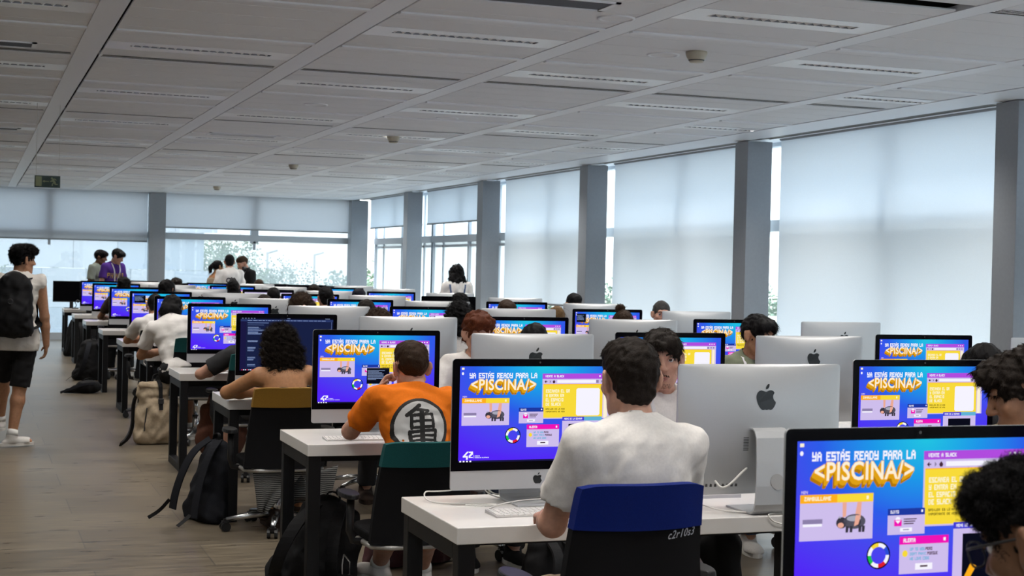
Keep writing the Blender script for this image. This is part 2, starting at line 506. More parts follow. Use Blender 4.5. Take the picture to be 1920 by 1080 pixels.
lamp_d = bpy.data.lights.new('lamp_glow', 'AREA')
lamp_d.shape = 'RECTANGLE'; lamp_d.size = .88; lamp_d.size_y = .07
lamp_d.energy = 15.5; lamp_d.color = (1.0, 0.955, 0.90); lamp_d.spread = math.radians(115)
for bi in range(5, 11):
    xa, xb = BAYS[bi]
    w = round(xb - xa, 3)
    cx = (xa + xb) / 2
    ys = FIX[bi]
    vis = {5: 9.8, 6: 8.2, 7: 7.6, 8: 6.8, 9: 6.8, 10: 8.2}[bi]
    ysv = [y for y in ys if y > vis]
    for i, y in enumerate(ys):
        nv = ysv.index(y) if y in ysv else None
        lab = ('recessed louvred ceiling light, %s from the camera in %s' % (ordinal(nv), BAYNAME[bi])) if nv is not None else 'recessed louvred ceiling light above or behind the camera'
        if w not in protoF:
            t = thing('ceiling_light', lab, 'ceiling light', (cx, y, CEIL), 0, 'recessed louvred ceiling lights')
            p, tr, b, l = fixture_meshes(w)
            p.build('plate', M['plate'], t); tr.build('reflector', M['trough'], t, smooth=True); b.build('louvre', M['mirror'], t); l.build('lamp_tube', M['tube'], t, smooth=True)
            protoF[w] = t
        else:
            t = copy_tree(protoF[w]); t.location = (cx, y, CEIL); t['label'] = lab
        lo = bpy.data.objects.new('lamp_glow', lamp_d); COL.objects.link(lo); lo.parent = t; lo.location = (0, 0, .001)
# slot diffusers running across every bay
def slot_vent(xa, xb, y, lab):
    t = thing('slot_vent', lab, 'air vent', ((xa + xb) / 2, y, CEIL), 0, 'slot vents across the ceiling')
    h = (xb - xa) / 2
    f = MB()
    f.box((-h, -.075, 0), (h, -.062, .03)); f.box((-h, .062, 0), (h, .075, .03)); f.box((-h, -.062, .002), (-h + .012, .062, .03)); f.box((h - .012, -.062, .002), (h, .062, .03))
    s = MB()
    s.box((-h + .012, -.062, .003), (h - .012, .030, .03))
    k = MB().box((-h + .012, .030, .004), (h - .012, .062, .03))  # flush dark strips stand in for the shade inside the slots
    for i in range(3): k.box((-h + .02, -.045 + i * .024, .0015), (h - .02, -.038 + i * .024, .0035))
    k.build('slot', M['groove'], t)
    f.build('frame', M['beam'], t); s.build('slats', M['plate'], t)
for bi in range(5, 11):
    xa, xb = BAYS[bi]
    n = 0
    for y in VENT_Y:
        if y < 6 or (y < 9 and bi < 9): continue
        n += 1
        slot_vent(xa, xb, y, 'dark slot vent, %s from the camera in %s' % (ordinal(n - 1), BAYNAME[bi]))
def air_grille(x0, x1, y, lab):
    t = thing('air_grille', lab, 'air vent', ((x0 + x1) / 2, y, CEIL), 0, 'framed return grilles in the ceiling')
    h = (x1 - x0) / 2; d = .13
    f = MB()
    f.box((-h, -d, -.008), (h, -d + .022, .004)); f.box((-h, d - .022, -.008), (h, d, .004)); f.box((-h, -d, -.008), (-h + .03, d, .004)); f.box((h - .03, -d, -.008), (h, d, .004))
    s = MB().box((-h + .03, -d + .02, -.001), (h - .03, d - .02, .003))
    for i in range(16): s.box((-h + .03, -d + .025 + i * .013, -.005), (h - .03, -d + .029 + i * .013, 0))
    f.build('frame', M['beam'], t); s.build('grille', M['grille'], t)
M['grille'] = mat('grey_grille', (0.12, 0.12, 0.14, 1), 0.5)
air_grille(2.25, 3.12, 7.2, 'framed return grille at the top edge, left of the round speakers')
air_grille(-.35, .37, 10.22, 'framed return grille at the left edge above the aisle')
air_grille(2.35, 3.10, 16.16, 'small framed return grille further back over the second bay')
air_grille(-.3, .46, 16.9, 'small framed return grille at the left edge, further back')

def smoke(x, y, lab):
    t = thing('smoke_detector', lab, 'smoke detector', (x, y, CEIL), 0, 'cream smoke detectors')
    MB().lathe([(0, 0), (.066, 0), (.068, -.012), (.064, -.026)], n=28).build('base', M['cream'], t, smooth=True)
    MB().lathe([(.064, -.026), (.060, -.036), (.046, -.058), (.042, -.066), (0, -.067)], n=28).build('cap', M['cream'], t, smooth=True)
    MB().lathe([(.0485, -.052), (.0505, -.0515), (.047, -.0585), (.0445, -.058)], n=28).build('sensor_slot', M['port'], t)
M['cream'] = mat('aged_cream_plastic', (0.46, 0.42, 0.33, 1), 0.45)
smoke(4.23, 8.41, 'cream smoke detector nearest the camera, beside a round ceiling speaker')
smoke(4.19, 15.4, 'cream smoke detector, second from the camera in the middle bay')
smoke(4.16, 20.5, 'cream smoke detector, third from the camera in the middle bay')
smoke(4.15, 27.3, 'smallest cream smoke detector, near the far wall')
def speaker(x, y, lab):
    t = thing('ceiling_speaker', lab, 'speaker', (x, y, CEIL), 0, 'round flush ceiling speakers')
    MB().lathe([(.105, 0), (.104, -.006), (.086, -.008), (.084, -.001)], n=32).build('rim', M['beam'], t, smooth=True)
    MB().lathe([(.085, -.003), (.03, -.0045), (0, -.005)], n=32).build('grille', M['ceil'], t, smooth=True)
speaker(4.10, 8.62, 'round flush ceiling speaker right beside the nearest smoke detector')
speaker(3.29, 7.52, 'round flush ceiling speaker near the top edge')
speaker(2.765, 12.73, 'round flush ceiling speaker above the second bay')
speaker(4.1, 13.2, 'round flush ceiling speaker between the two nearest smoke detectors')

# ------------------------------------------------------------------ exit sign on two wires
ex = thing('exit_sign', 'green emergency exit sign hanging from the ceiling on two wires', 'exit sign', (0, 0, 0))
EY, ES = 14.0, .2195
ex.location = (.513, EY, 2.212); ex.rotation_euler = (0, 0, 0)
M['sgreen'] = mat('sign_green', (0.006, 0.035, 0.022, 1), 0.35)
M['sglow'] = mat('sign_pale_green', (0.33, 0.37, 0.20, 1), 0.5)
MB().box((0, 0, 0), (ES, .006, .106)).build('board', M['sgreen'], ex)
g = MB()
def sg(pts): g.poly([(x / 100 * ES, -.0015, z / 100 * ES) for x, z in pts])
sg([(4, 5), (28, 5), (28, 44), (4, 44)])
sg([(31, 25), (39, 19.5), (39, 23.2), (56, 23.2), (56, 26.8), (39, 26.8), (39, 30.5)])
hd = [(67 + 4.2 * math.cos(a), 38 + 4.2 * math.sin(a)) for a in np.linspace(0, 2 * PI, 16)[:-1]]
sg(hd)
sg([(60, 26.5), (60, 23), (70, 23), (72, 26), (69, 31), (66.5, 30)])
sg([(66.5, 30), (71, 37), (80, 37), (86, 31), (84, 29), (78, 33.5), (76, 32), (82, 24), (76, 18), (70, 23), (72, 26)])
sg([(76, 18), (82, 24), (83.5, 14), (79, 12)])
sg([(79, 15.5), (90, 15.5), (90, 12.5), (79, 12)])
sg([(76, 22), (78, 19), (71.5, 14), (71, 6.5), (67, 6.5), (67.5, 16)])
g.build('pictogram', M['sglow'], ex)
wr = MB()
for x in (.012, ES - .012): wr.tube([(x, .003, .1), (x, .003, CEIL - 2.212)], .0012, 5)
wr.build('hanging_wires', M['silver'], ex)

# ================================================================== OUTSIDE THE FAR WINDOWS
M['dry'] = mat('dry_grass_ground', (0.33, 0.31, 0.24, 1), 0.95, noise=0.35, nscale=.25)
M['leaf'] = mat('tree_leaf', (0.13, 0.22, 0.09, 1), 0.7, noise=0.3, nscale=.8)
M['leaf2'] = mat('blue_green_leaf', (0.15, 0.22, 0.15, 1), 0.7, noise=0.3, nscale=.8)
M['bark'] = mat('tree_bark', (0.12, 0.09, 0.06, 1), 0.9)
M['panel'] = mat('white_facade_panel', (0.56, 0.61, 0.68, 1), 0.5, noise=0.04, nscale=.3)
M['panel2'] = mat('pale_blue_facade_panel', (0.38, 0.46, 0.56, 1), 0.5, noise=0.04, nscale=.3)
gnd = MB().box((-160, 34, -5.2), (220, 400, -5.0)); struct(gnd.build('ground', M['dry']))
def tree(x, y, r, top, m, lab, n=900, seed=0):
    n = int(n * 6)
    rg = np.random.default_rng(seed)
    t = thing('tree', lab, 'tree', (x, y, -5), 0, 'trees outside the far window')
    zc = top + 5 - r * 1.05
    MB().tube([(0, 0, 0), (.1, 0, zc * .5), (0, .1, zc)], [.28, .2, .1], 7).build('trunk', M['bark'], t)
    u = rg.normal(size=(n, 3)); u /= np.linalg.norm(u, axis=1)[:, None]
    lob = 1 + .22 * np.sin(u @ np.array([4.1, 3.3, 5.2]) + seed) + .15 * np.sin(u @ np.array([-6, 7, 3.]) + 2 * seed)
    P = u * (r * rg.uniform(.55, 1, n) ** .6 * lob)[:, None] * np.array([1.1, 1.1, 1.0]) + [0, 0, zc]
    s = r * .036; 
    a = rg.normal(size=(n, 3)); a /= np.linalg.norm(a, axis=1)[:, None]
    b = np.cross(a, rg.normal(size=(n, 3))); b /= np.linalg.norm(b, axis=1)[:, None]
    V = np.stack([P - a * s, P + b * s * .6, P + a * s, P - b * s * .6], 1).reshape(-1, 3)
    F = np.arange(4 * n).reshape(n, 4)
    mesh_np('crown', V, F, [m], t, smooth=False)
tree(9.6, 64, 2.2, 2.5, M['leaf'], 'tall bushy green tree behind the three people talking at the window', 1500, 1)
tree(13.6, 70, 1.7, 1.7, M['leaf2'], 'smaller blue-green tree right of the tall one', 700, 2)
tree(15.3, 60, 2.1, 1.2, M['leaf2'], 'dark green tree standing alone in the dry field', 800, 3)
tree(13.5, 48, 1.05, -.45, M['leaf'], 'low round bush in the dry field near the right', 500, 4)
tree(6.6, 72, 1.9, 1.9, M['leaf2'], 'hazy tree close to the white facade panels', 700, 5)
tree(.2, 36, 1.0, 1.4, M['leaf'], 'pale green tree at the left edge behind the standing man', 700, 6)
def hedge(y, x0, x1, z0, z1, seed, lab):
    rg = np.random.default_rng(seed); n = 6000
    P = np.stack([rg.uniform(x0, x1, n), rg.uniform(y, y + 4, n), rg.uniform(z0, z1, n)], 1)
    P[:, 2] = z0 + (P[:, 2] - z0) * (.6 + .4 * np.sin(P[:, 0] * .7 + seed) * np.sin(P[:, 0] * .23))
    s = .4
    a = rg.normal(size=(n, 3)); a /= np.linalg.norm(a, axis=1)[:, None]
    b = np.cross(a, rg.normal(size=(n, 3))); b /= np.linalg.norm(b, axis=1)[:, None]
    V = np.stack([P - a * s, P + b * s * .6, P + a * s, P - b * s * .6], 1).reshape(-1, 3)
    tag(mesh_np('treeline', V, np.arange(4 * n).reshape(n, 4), [M['leaf2']], None, False), lab, 'trees', None, 'stuff')
hedge(125, 8, 70, -5, .6, 11, 'hazy distant line of trees across the field')
hedge(220, 10, 130, -5, 2.4, 12, 'palest line of trees on the horizon')
fb = thing('facade', 'white panelled building facade seen through the left far window', 'building', (0, 42, 0))
f = MB()
rg = np.random.default_rng(3)
for r in range(12):
    z = -5 + r * 1.06
    for q in range(16):
        x = -12.5 + q * 1.16 + (.35 if r % 2 else 0)
        dpt = rg.choice([0, .10, .22])
        f.box((x, -dpt, z), (x + 1.145, .3, z + 1.045), int(rg.random() < .30))
f.build('panels', [M['panel'], M['panel2']], fb)
for i, (x, y) in enumerate([(8.1, 60), (14.0, 75), (17.5, 80)]):
    t = thing('street_lamp', ['thin pale street lamp left of the tall tree', 'thin pale street lamp in the middle of the field', 'thin pale street lamp further right in the field'][i], 'street lamp', (x, y, -5), 0, 'street lamps outside')
    MB().tube([(0, 0, 0), (0, 0, 7.2)], .06, 6).build('pole', M['alu'], t)
    MB().tube([(0, 0, 7.15), (.5, 0, 7.3)], .05, 6).build('lamp_head', M['alu'], t)
# ================================================================== DESKS
def table_proto():
    t = thing('desk', '', 'desk', (0, 0, 0))
    MB().box((0, -DEP, TOPZ - .055), (TL - .006, 0, TOPZ)).build('tabletop', M['white_top'], t, bevel=.003)
    for x in (.008, TL - .074):
        f = MB()
        w = .058
        f.box((x, -DEP + .01, 0), (x + w, -DEP + .01 + w, TOPZ - .0555)); f.box((x, -.01 - w, 0), (x + w, -.01, TOPZ - .0555))
        f.box((x, -DEP + .01 + w, .0), (x + w, -.01 - w, w)); f.box((x, -DEP + .01 + w, TOPZ - .0555 - w), (x + w, -.01 - w, TOPZ - .0555))
        f.build('leg_frame', M['black_metal'], t, bevel=.003)
    MB().box((.07, -DEP * .5 - .02, TOPZ - .12), (TL - .075, -DEP * .5 + .02, TOPZ - .056)).build('crossbar', M['black_metal'], t)
    return t
ROWN = ['the front row', 'the second row', 'the third row', 'the fourth row', 'the fifth row', 'the sixth row', 'the seventh row', 'the eighth row', 'the ninth row', 'the tenth row', 'the last row']
TPOS = ['at the aisle end', 'in the middle', 'at the window end']
desk0 = table_proto()
first = True
for k in range(11):
    for q in range(3):
        d = desk0 if first else copy_tree(desk0)
        first = False
        d.location = (X0 + q * TL, ROWS[k], 0)
        d['label'] = 'white desk with black frame legs %s of %s' % (TPOS[q], ROWN[k])
        d['group'] = 'white desks set in long rows'

# ================================================================== SCREEN PICTURE (content shown on the displays)
SW, SH = .597, .336
PIX = {
 'A': '0110 1001 1111 1001 1001', 'B': '1110 1001 1110 1001 1110', 'C': '1111 1000 1000 1000 1111', 'D': '1110 1001 1001 1001 1110', 'E': '1111 1000 1110 1000 1111',
 'F': '1111 1000 1110 1000 1000', 'G': '1111 1000 1011 1001 1111', 'H': '1001 1001 1111 1001 1001', 'I': '010 010 010 010 010', 'J': '0011 0001 0001 1001 1111', 'K': '1001 1010 1100 1010 1001',
 'L': '1000 1000 1000 1000 1111', 'M': '10001 11011 10101 10001 10001', 'N': '1001 1101 1011 1001 1001', 'O': '1111 1001 1001 1001 1111', 'P': '1111 1001 1111 1000 1000',
 'Q': '1111 1001 1001 1011 1111', 'R': '1111 1001 1110 1010 1001', 'S': '1111 1000 1111 0001 1111', 'T': '111 010 010 010 010', 'U': '1001 1001 1001 1001 1111', 'V': '1001 1001 1001 1010 0100',
 'W': '10001 10001 10101 11011 10001', 'Y': '1001 1001 1111 0001 1111', 'Z': '1111 0010 0100 1000 1111', ' ': '000 000 000 000 000', "'": '1 1 0 0 0', ':': '0 1 0 1 0', '.': '0 0 0 0 1', '/': '001 001 010 100 100',
 '2': '1111 0001 1111 1000 1111', '4': '1001 1001 1111 0001 0001', '<': '001 010 100 010 001', '>': '100 010 001 010 100', '|': '1 1 1 1 1', 'Á': '0110 1001 1111 1001 1001', '1': '010 110 010 010 111', '0': '1111 1001 1001 1001 1111', '5': '1111 1000 1111 0001 1111'}
class Pic:
    """flat picture made of coloured patches; u right 0..16, v down 0..9"""
    def __init__(s): s.b = MB(); s.mats = []; s.lay = 0
    def mi(s, m):
        if m not in s.mats: s.mats.append(m)
        return s.mats.index(m)
    def P(s, u, v, l=None):
        return ((u / 16 - .5) * SW, -.00012 * (s.lay if l is None else l), (1 - v / 9) * SH)
    def poly(s, pts, m): s.b.poly([s.P(*p) for p in pts][::-1], s.mi(m))
    def rect(s, u0, v0, u1, v1, m): s.poly([(u0, v0), (u1, v0), (u1, v1), (u0, v1)], m)
    def up(s): s.lay += 1
    def ell(s, u, v, a, b, m, n=20, r=0):
        s.poly([(u + a * math.cos(t) * math.cos(r) - b * math.sin(t) * math.sin(r), v + a * math.cos(t) * math.sin(r) + b * math.sin(t) * math.cos(r)) for t in np.linspace(0, 2 * PI, n + 1)[:-1]], m)
    def text(s, txt, u, v, width, height, m, gap=.9):
        tot = sum(len(PIX[ch].split()[0]) + gap for ch in txt) - gap
        px, py = width / tot, height / 5
        x = u
        for ch in txt:
            rows = PIX[ch].split()
            for r, row in enumerate(rows):
                c0 = 0
                while c0 < len(row):
                    if row[c0] == '1':
                        c1 = c0
                        while c1 < len(row) and row[c1] == '1': c1 += 1
                        s.rect(x + (c0 - .13) * px, v + (r - .08) * py, x + (c1 + .13) * px, v + (r + 1.08) * py, m)
                        c0 = c1
                    else: c0 += 1
            if ch == 'Á': s.rect(x + 2 * px, v - py * 1.3, x + 3.4 * px, v - py * .5, m)
            x += (len(rows[0]) + gap) * px
    def tri(s, V2, F, m, flip=True):
        i = s.mi(m)
        s.b.add([s.P(*p) for p in V2], [tuple(f[::-1]) if flip else tuple(f) for f in F], i)

def font_mesh(txt, size=1.0, off=0.0, shear=0.0, space=1.0):
    cu_ = bpy.data.curves.new('lettering', 'FONT')
    cu_.body = txt; cu_.size = size; cu_.offset = off; cu_.shear = shear; cu_.space_character = space
    cu_.resolution_u = 3
    ob = bpy.data.objects.new('lettering', cu_); COL.objects.link(ob)
    dg = bpy.context.evaluated_depsgraph_get(); dg.update()
    me = bpy.data.meshes.new_from_object(ob.evaluated_get(dg))
    V = [(v.co.x, v.co.y) for v in me.vertices]; F = [tuple(p.vertices) for p in me.polygons]
    bpy.data.objects.remove(ob); bpy.data.meshes.remove(me); bpy.data.curves.remove(cu_)
    return V, F

def S_(r, g, b): return srgb(r, g, b)
E_ = {k: emat('screen_' + k, S_(*v)) for k, v in dict(
    white=(246, 244, 255), lilac=(206, 190, 236), cream=(252, 240, 214), gold=(222, 160, 22), gold2=(178, 118, 12), yellow=(248, 218, 58), paleyel=(252, 246, 214), orange=(255, 176, 30), purple=(176, 76, 222), navy=(30, 56, 160),
    pink=(240, 20, 180), cyan=(96, 178, 214), dark=(28, 30, 40), grey=(140, 128, 168), skin=(234, 170, 150), hog=(84, 82, 96), hog2=(58, 54, 66), hogl=(168, 168, 184), red=(222, 30, 50), green=(30, 190, 80), blue=(44, 76, 216), black=(10, 12, 26),
    bar=(26, 24, 64), meme=(66, 62, 214), code=(24, 32, 66), codetext=(150, 170, 214), codedim=(96, 116, 164), codeband=(42, 56, 104), txt=(70, 40, 60), olive=(96, 84, 20), page=(226, 228, 236)).items()}
def wallpaper_mat():
    m = bpy.data.materials.new('screen_wallpaper'); m.use_nodes = True
    n, l = m.node_tree.nodes, m.node_tree.links; n.clear()
    o = n.new('ShaderNodeOutputMaterial'); e = n.new('ShaderNodeEmission'); t = n.new('ShaderNodeTexCoord')
    vm = n.new('ShaderNodeVectorMath'); vm.operation = 'SUBTRACT'; vm.inputs[1].default_value = (.015, 0, SH)
    sc = n.new('ShaderNodeVectorMath'); sc.operation = 'MULTIPLY'; sc.inputs[1].default_value = (3.0, 0, 4.6)
    ln = n.new('ShaderNodeVectorMath'); ln.operation = 'LENGTH'
    r = n.new('ShaderNodeValToRGB'); cr_ = r.color_ramp
    cr_.elements[0].position = 0; cr_.elements[0].color = S_(34, 196, 226)
    cr_.elements[1].position = 1; cr_.elements[1].color = S_(82, 38, 246)
    for p, cc in ((.26, (30, 150, 232)), (.5, (44, 92, 232)), (.72, (72, 70, 238))):
        q = cr_.elements.new(p); q.color = S_(*cc)
    l.new(t.outputs['Object'], vm.inputs[0]); l.new(vm.outputs[0], sc.inputs[0]); l.new(sc.outputs[0], ln.inputs[0])
    dv = n.new('ShaderNodeMath'); dv.operation = 'DIVIDE'; dv.inputs[1].default_value = 1.55
    l.new(ln.outputs['Value'], dv.inputs[0]); l.new(dv.outputs[0], r.inputs[0]); l.new(r.outputs[0], e.inputs['Color']); l.new(e.outputs[0], o.inputs['Surface'])
    return m
E_['wall'] = wallpaper_mat()

def desktop_picture():
    p = Pic(); E = E_
    p.rect(0, 0, 16, 9, E['wall'])
    p.up()
    p.rect(0, 8.84, 16, 9, E['bar'])
    p.text('YA ESTÁS READY PARA LA', .95, .62, 6.75, .5, E['white'], .75)
    p.up()
    for i in range(4): p.rect(.12 + i * .33, 8.84, .30 + i * .33, 8.98, E['white'])
    p.rect(.16, .12, .42, .32, E['cream']); p.ell(.28, .68, .11, .13, E['white'])
    # <PISCINA/>
    V, F = font_mesh('<PISCINA/>', 1.36, .046, 0, 1.06)
    V = np.array(V); w = V[:, 0].max() - V[:, 0].min(); V[:, 0] -= V[:, 0].min()
    k = 6.55 / w
    base = 2.22
    W2 = [(1.08 + x * k, base - y * 1.08) for x, y in V]
    for i in range(7, 0, -1):
        p.tri([(u - .034 * i, v + .058 * i) for u, v in W2], F, E['gold2'] if i > 4 else E['gold'], True); p.up()
    p.tri(W2, F, E['orange'], True); p.up()
    V2, F2 = font_mesh('<PISCINA/>', 1.36, .024, 0, 1.06)
    V2 = np.array(V2); V2[:, 0] -= V2[:, 0].min(); k2 = 6.47 / (V2[:, 0].max())
    p.tri([(1.12 + x * k2, base - .02 - y * 1.06) for x, y in V2], F2, E['cream'], True); p.up()
    # window with the little animal
    p.rect(.23, 3.46, 4.95, 5.55, E['lilac']); p.rect(.23, 2.98, 4.95, 3.46, E['orange'])
    p.text('M24', .3, 2.76, .4, .17, E['lilac'])
    p.up()
    p.rect(2.6, 3.0, 4.95, 3.44, E['yellow']); p.up()
    p.text('ZAMBULLAME', .5, 3.1, 1.7, .22, E['paleyel']); p.rect(4.5, 3.12, 4.65, 3.32, E['paleyel'])
    p.rect(.42, 4.35, 1.68, 4.6, E['grey']); p.rect(.44, 4.62, 1.66, 4.76, E['white'])
    p.poly([(2.95, 3.47), (3.22, 3.47), (3.2, 4.25), (2.98, 4.3)], E['skin']); p.poly([(3.92, 3.47), (4.2, 3.47), (4.15, 4.2), (3.9, 4.7), (3.75, 4.8), (3.78, 4.2)], E['skin'])
    p.up()
    p.ell(3.75, 4.55, .72, .42, E['hog']); p.ell(2.92, 4.6, .36, .32, E['hog2']); p.up()
    p.ell(3.7, 4.38, .46, .16, E['hogl']); p.ell(2.86, 4.74, .2, .15, E['skin']); p.ell(3.95, 4.6, .22, .22, E['hog2'])
    for x in (3.28, 3.55, 4.12, 4.34): p.poly([(x - .1, 4.8), (x + .1, 4.8), (x + .07, 5.16), (x - .1, 5.16)], E['hog2'])
    p.up(); p.poly([(3.82, 4.2), (4.16, 4.2), (4.0, 4.72), (3.72, 4.82)], E['skin']); p.poly([(2.66, 4.3), (2.8, 4.22), (2.86, 4.36)], E['hogl'])
    # chat window
    p.rect(8.24, .68, 15.2, 1.18, E['purple']); p.rect(8.24, 1.18, 15.2, 5.0, E['lilac']); p.up()
    p.text('VENTE A SLACK', 8.55, .82, 1.9, .22, E['white']); p.rect(14.1, .85, 14.25, 1.0, E['white']); p.rect(14.45, .85, 14.6, 1.0, E['white']); p.rect(14.8, .85, 14.95, 1.0, E['white'])
    p.rect(9.75, 1.3, 13.75, 1.58, E['white']); p.poly([(8.45, 1.45), (8.62, 1.3), (8.62, 1.6)], E['txt']); p.rect(8.6, 1.42, 8.75, 1.48, E['txt']); p.poly([(9.12, 1.45), (8.98, 1.3), (8.98, 1.6)], E['grey']); p.poly([(9.28, 1.45), (9.42, 1.28), (9.56, 1.45), (9.5, 1.6), (9.34, 1.6)], E['txt'])
    p.rect(13.8, 1.3, 14.05, 1.58, E['grey']); p.rect(14.3, 1.34, 14.5, 1.54, E['grey']); p.rect(14.7, 1.34, 14.9, 1.54, E['grey'])
    p.rect(8.34, 1.7, 14.5, 4.9, E['yellow']); p.rect(8.34, 1.68, 14.5, 1.74, E['orange']); p.rect(14.6, 1.72, 15.0, 4.95, E['cream']); p.up()
    for i, tt in enumerate(['ESCANEA EL QR', 'Y ENTRA EN', 'EL ESPACIO', 'DE SLACK']):
        p.text(tt, 8.62, 2.2 + i * .42, [2.45, 1.85, 1.8, 1.55][i], .3, E['paleyel'])
    p.text('SPOILER: ES LO MAS', 8.62, 4.0, 1.95, .14, E['olive'], 1.2); p.text('IMPORTANTE DE HOY', 8.62, 4.24, 1.95, .14, E['olive'], 1.2)
    q0, q1, w0, w1, rr = 11.75, 14.2, 2.08, 4.72, .14
    p.poly([(q0 + rr, w0), (q1 - rr, w0), (q1, w0 + rr), (q1, w1 - rr), (q1 - rr, w1), (q0 + rr, w1), (q0, w1 - rr), (q0, w0 + rr)], E['white'])
    # mail window
    p.rect(5.92, 4.3, 8.4, 5.4, E['lilac']); p.rect(5.92, 3.92, 8.4, 4.3, E['navy']); p.up()
    p.text('OJITO', 6.1, 4.02, .55, .17, E['white']); p.rect(8.15, 4.02, 8.27, 4.16, E['white'])
    p.ell(6.6, 4.52, .16, .13, E['white']); p.up(); p.rect(6.35, 4.56, 6.85, 4.92, E['pink']); p.up(); p.poly([(6.42, 4.6), (6.78, 4.6), (6.6, 4.78)], E['white'])
    for i in range(3): p.rect(6.98, 4.5 + i * .13, 7.85 - i * .1, 4.56 + i * .13, E['txt'])
    p.rect(6.75, 5.02, 7.55, 5.24, E['white']); p.up(); p.rect(6.95, 5.1, 7.35, 5.16, E['grey'])
    # alert window
    p.rect(6.74, 5.98, 10.05, 7.66, E['lilac']); p.rect(6.74, 5.52, 10.05, 5.98, E['pink']); p.up()
    p.text('ALERTA', 7.0, 5.64, .8, .22, E['white']); p.rect(9.7, 5.66, 9.85, 5.84, E['white'])
    p.ell(7.12, 6.5, .18, .19, E['yellow'])
    p.text('UP TO YOU', 7.45, 6.18, 1.0, .17, E['cyan']); p.text('PERO', 8.5, 6.18, .45, .17, E['txt']); p.text("DON'T PANIC", 7.45, 6.45, 1.1, .17, E['cyan']); p.text('PORQUE', 8.62, 6.45, .7, .17, E['txt']); p.text('WE LOVE CODE', 7.45, 6.72, 1.3, .17, E['cyan'])
    p.rect(7.82, 7.08, 8.98, 7.45, E['white']); p.up(); p.rect(8.15, 7.2, 8.65, 7.3, E['txt'])
    # weekly picture window
    p.rect(10.35, 5.2, 14.45, 8.55, E['lilac']); p.rect(10.35, 4.82, 14.45, 5.2, E['meme']); p.up()
    p.rect(12.6, 4.82, 14.45, 5.2, E['cyan']); p.text('MEME DE LA SEMANA', 10.55, 4.93, 1.85, .17, E['white']); p.rect(11.0, 5.5, 13.8, 8.2, E['black']); p.up()
    p.poly([(11.1, 8.1), (11.6, 7.2), (12.0, 7.4), (11.5, 8.15)], E['orange'])
    # ring
    cx, cy = 5.35, 6.52
    n = 32
    for i in range(n):
        a0, a1 = 2 * PI * i / n, 2 * PI * (i + 1) / n
        ang = (math.degrees(a0) % 360)
        m = E['white']
        for (c0, mm) in ((335, 'blue'), (60, 'red'), (150, 'green'), (240, 'yellow')):
            if abs((ang - c0 + 180) % 360 - 180) < 21: m = E[mm]
        q = lambda r, a: (cx + r * math.cos(a), cy + r * math.sin(a) * 1.0)
        p.poly([q(.48, a0), q(.70, a0), q(.70, a1), q(.48, a1)], m)
        p.poly([q(.70, a0), q(.78, a0), q(.78, a1), q(.70, a1)], E['black'])
    # 42
    for pts in ([(.42, 8.42), (.82, 7.98), (1.02, 7.98), (.66, 8.38), (.66, 8.42)], [(.42, 8.36), (.92, 8.36), (.92, 8.52), (.42, 8.52)], [(.74, 8.5), (.92, 8.5), (.92, 8.72), (.74, 8.72)],
                [(1.0, 7.98), (1.42, 7.98), (1.42, 8.12), (1.0, 8.12)], [(1.26, 8.1), (1.42, 8.1), (1.42, 8.26), (1.2, 8.4), (1.02, 8.4), (1.02, 8.36)], [(1.0, 8.34), (1.18, 8.34), (1.18, 8.5), (1.42, 8.5), (1.42, 8.42), (1.42, 8.56), (1.0, 8.56)]):
        p.poly(pts, E['white'])
    p.rect(1.5, 8.3, 1.53, 8.62, E['white']); p.text('MADRID', 1.6, 8.36, .5, .09, E['white']); p.text('FUNDACION TELEFONICA', 1.6, 8.52, 1.4, .08, E['white'])
    return p

def code_picture():
    p = Pic(); E = E_
    p.rect(0, 0, 16, 9, E['code']); p.up()
    p.rect(0, .0, 16, .22, E['black']); p.rect(0, .28, 16, .62, E['codeband']); p.rect(0, .62, 1.0, 9, E['bar']); p.up()
    rg = np.random.default_rng(5)
    for i in range(5): p.rect(.25 + i * .5, .07, .5 + i * .5, .14, E['codetext'])
    p.rect(8.0, .07, 8.5, .14, E['codetext']); p.rect(14.6, .07, 15.4, .14, E['codetext'])
    x = 1.2
    while x < 14:
        w = rg.uniform(.2, .9); p.rect(x, .42, x + w, .5, E['codetext']); x += w + .15
    for blk, (u, v, n, w) in enumerate([(1.25, 1.6, 9, 3.2), (4.6, 1.6, 6, 2.4), (1.25, 3.9, 2, 1.8), (1.25, 5.0, 5, 1.4), (1.25, 6.7, 4, 1.6), (1.25, 7.9, 3, 1.5)]):
        for i in range(n):
            p.rect(u, v + i * .15, u + w * rg.uniform(.55, 1), v + i * .15 + .075, E['codetext'] if rg.random() < .6 else E['codedim'])
    p.rect(1.2, .8, 4.8, .95, E['codedim']); p.rect(1.2, 1.2, 4.0, 1.27, E['codedim'])
    for i in range(9): p.rect(.3 + i * .3, 8.78, .48 + i * .3, 8.94, E['white'] if i % 3 else E['red'])
    p.rect(15.7, .62, 15.76, 9, E['codedim'])
    return p
def page_picture():
    p = Pic(); E = E_
    p.rect(0, 0, 16, 9, E['page']); p.up(); p.rect(0, 0, 16, .35, E['dark']); p.rect(0, .35, 16, .6, E['lilac'])
    for i in range(14): p.rect(1, 1.2 + i * .5, 9 + (i * 37 % 5), 1.35 + i * .5, E['grey'])
    return p
def terminal_picture(w, h):
    p = Pic(); E = E_; p.lay = 30
    p.rect(0, 0, w, h, E['black']); p.up(); p.rect(0, 0, w, .18, E['dark']); p.up()
    rg = np.random.default_rng(9)
    v = .32
    while v < h * .75:
        p.rect(.12, v, .12 + rg.uniform(.4, .9) * (w - .3), v + .05, E['codetext']); v += .15
    return p
PICS = {'desktop': desktop_picture(), 'code': code_picture(), 'page': page_picture()}

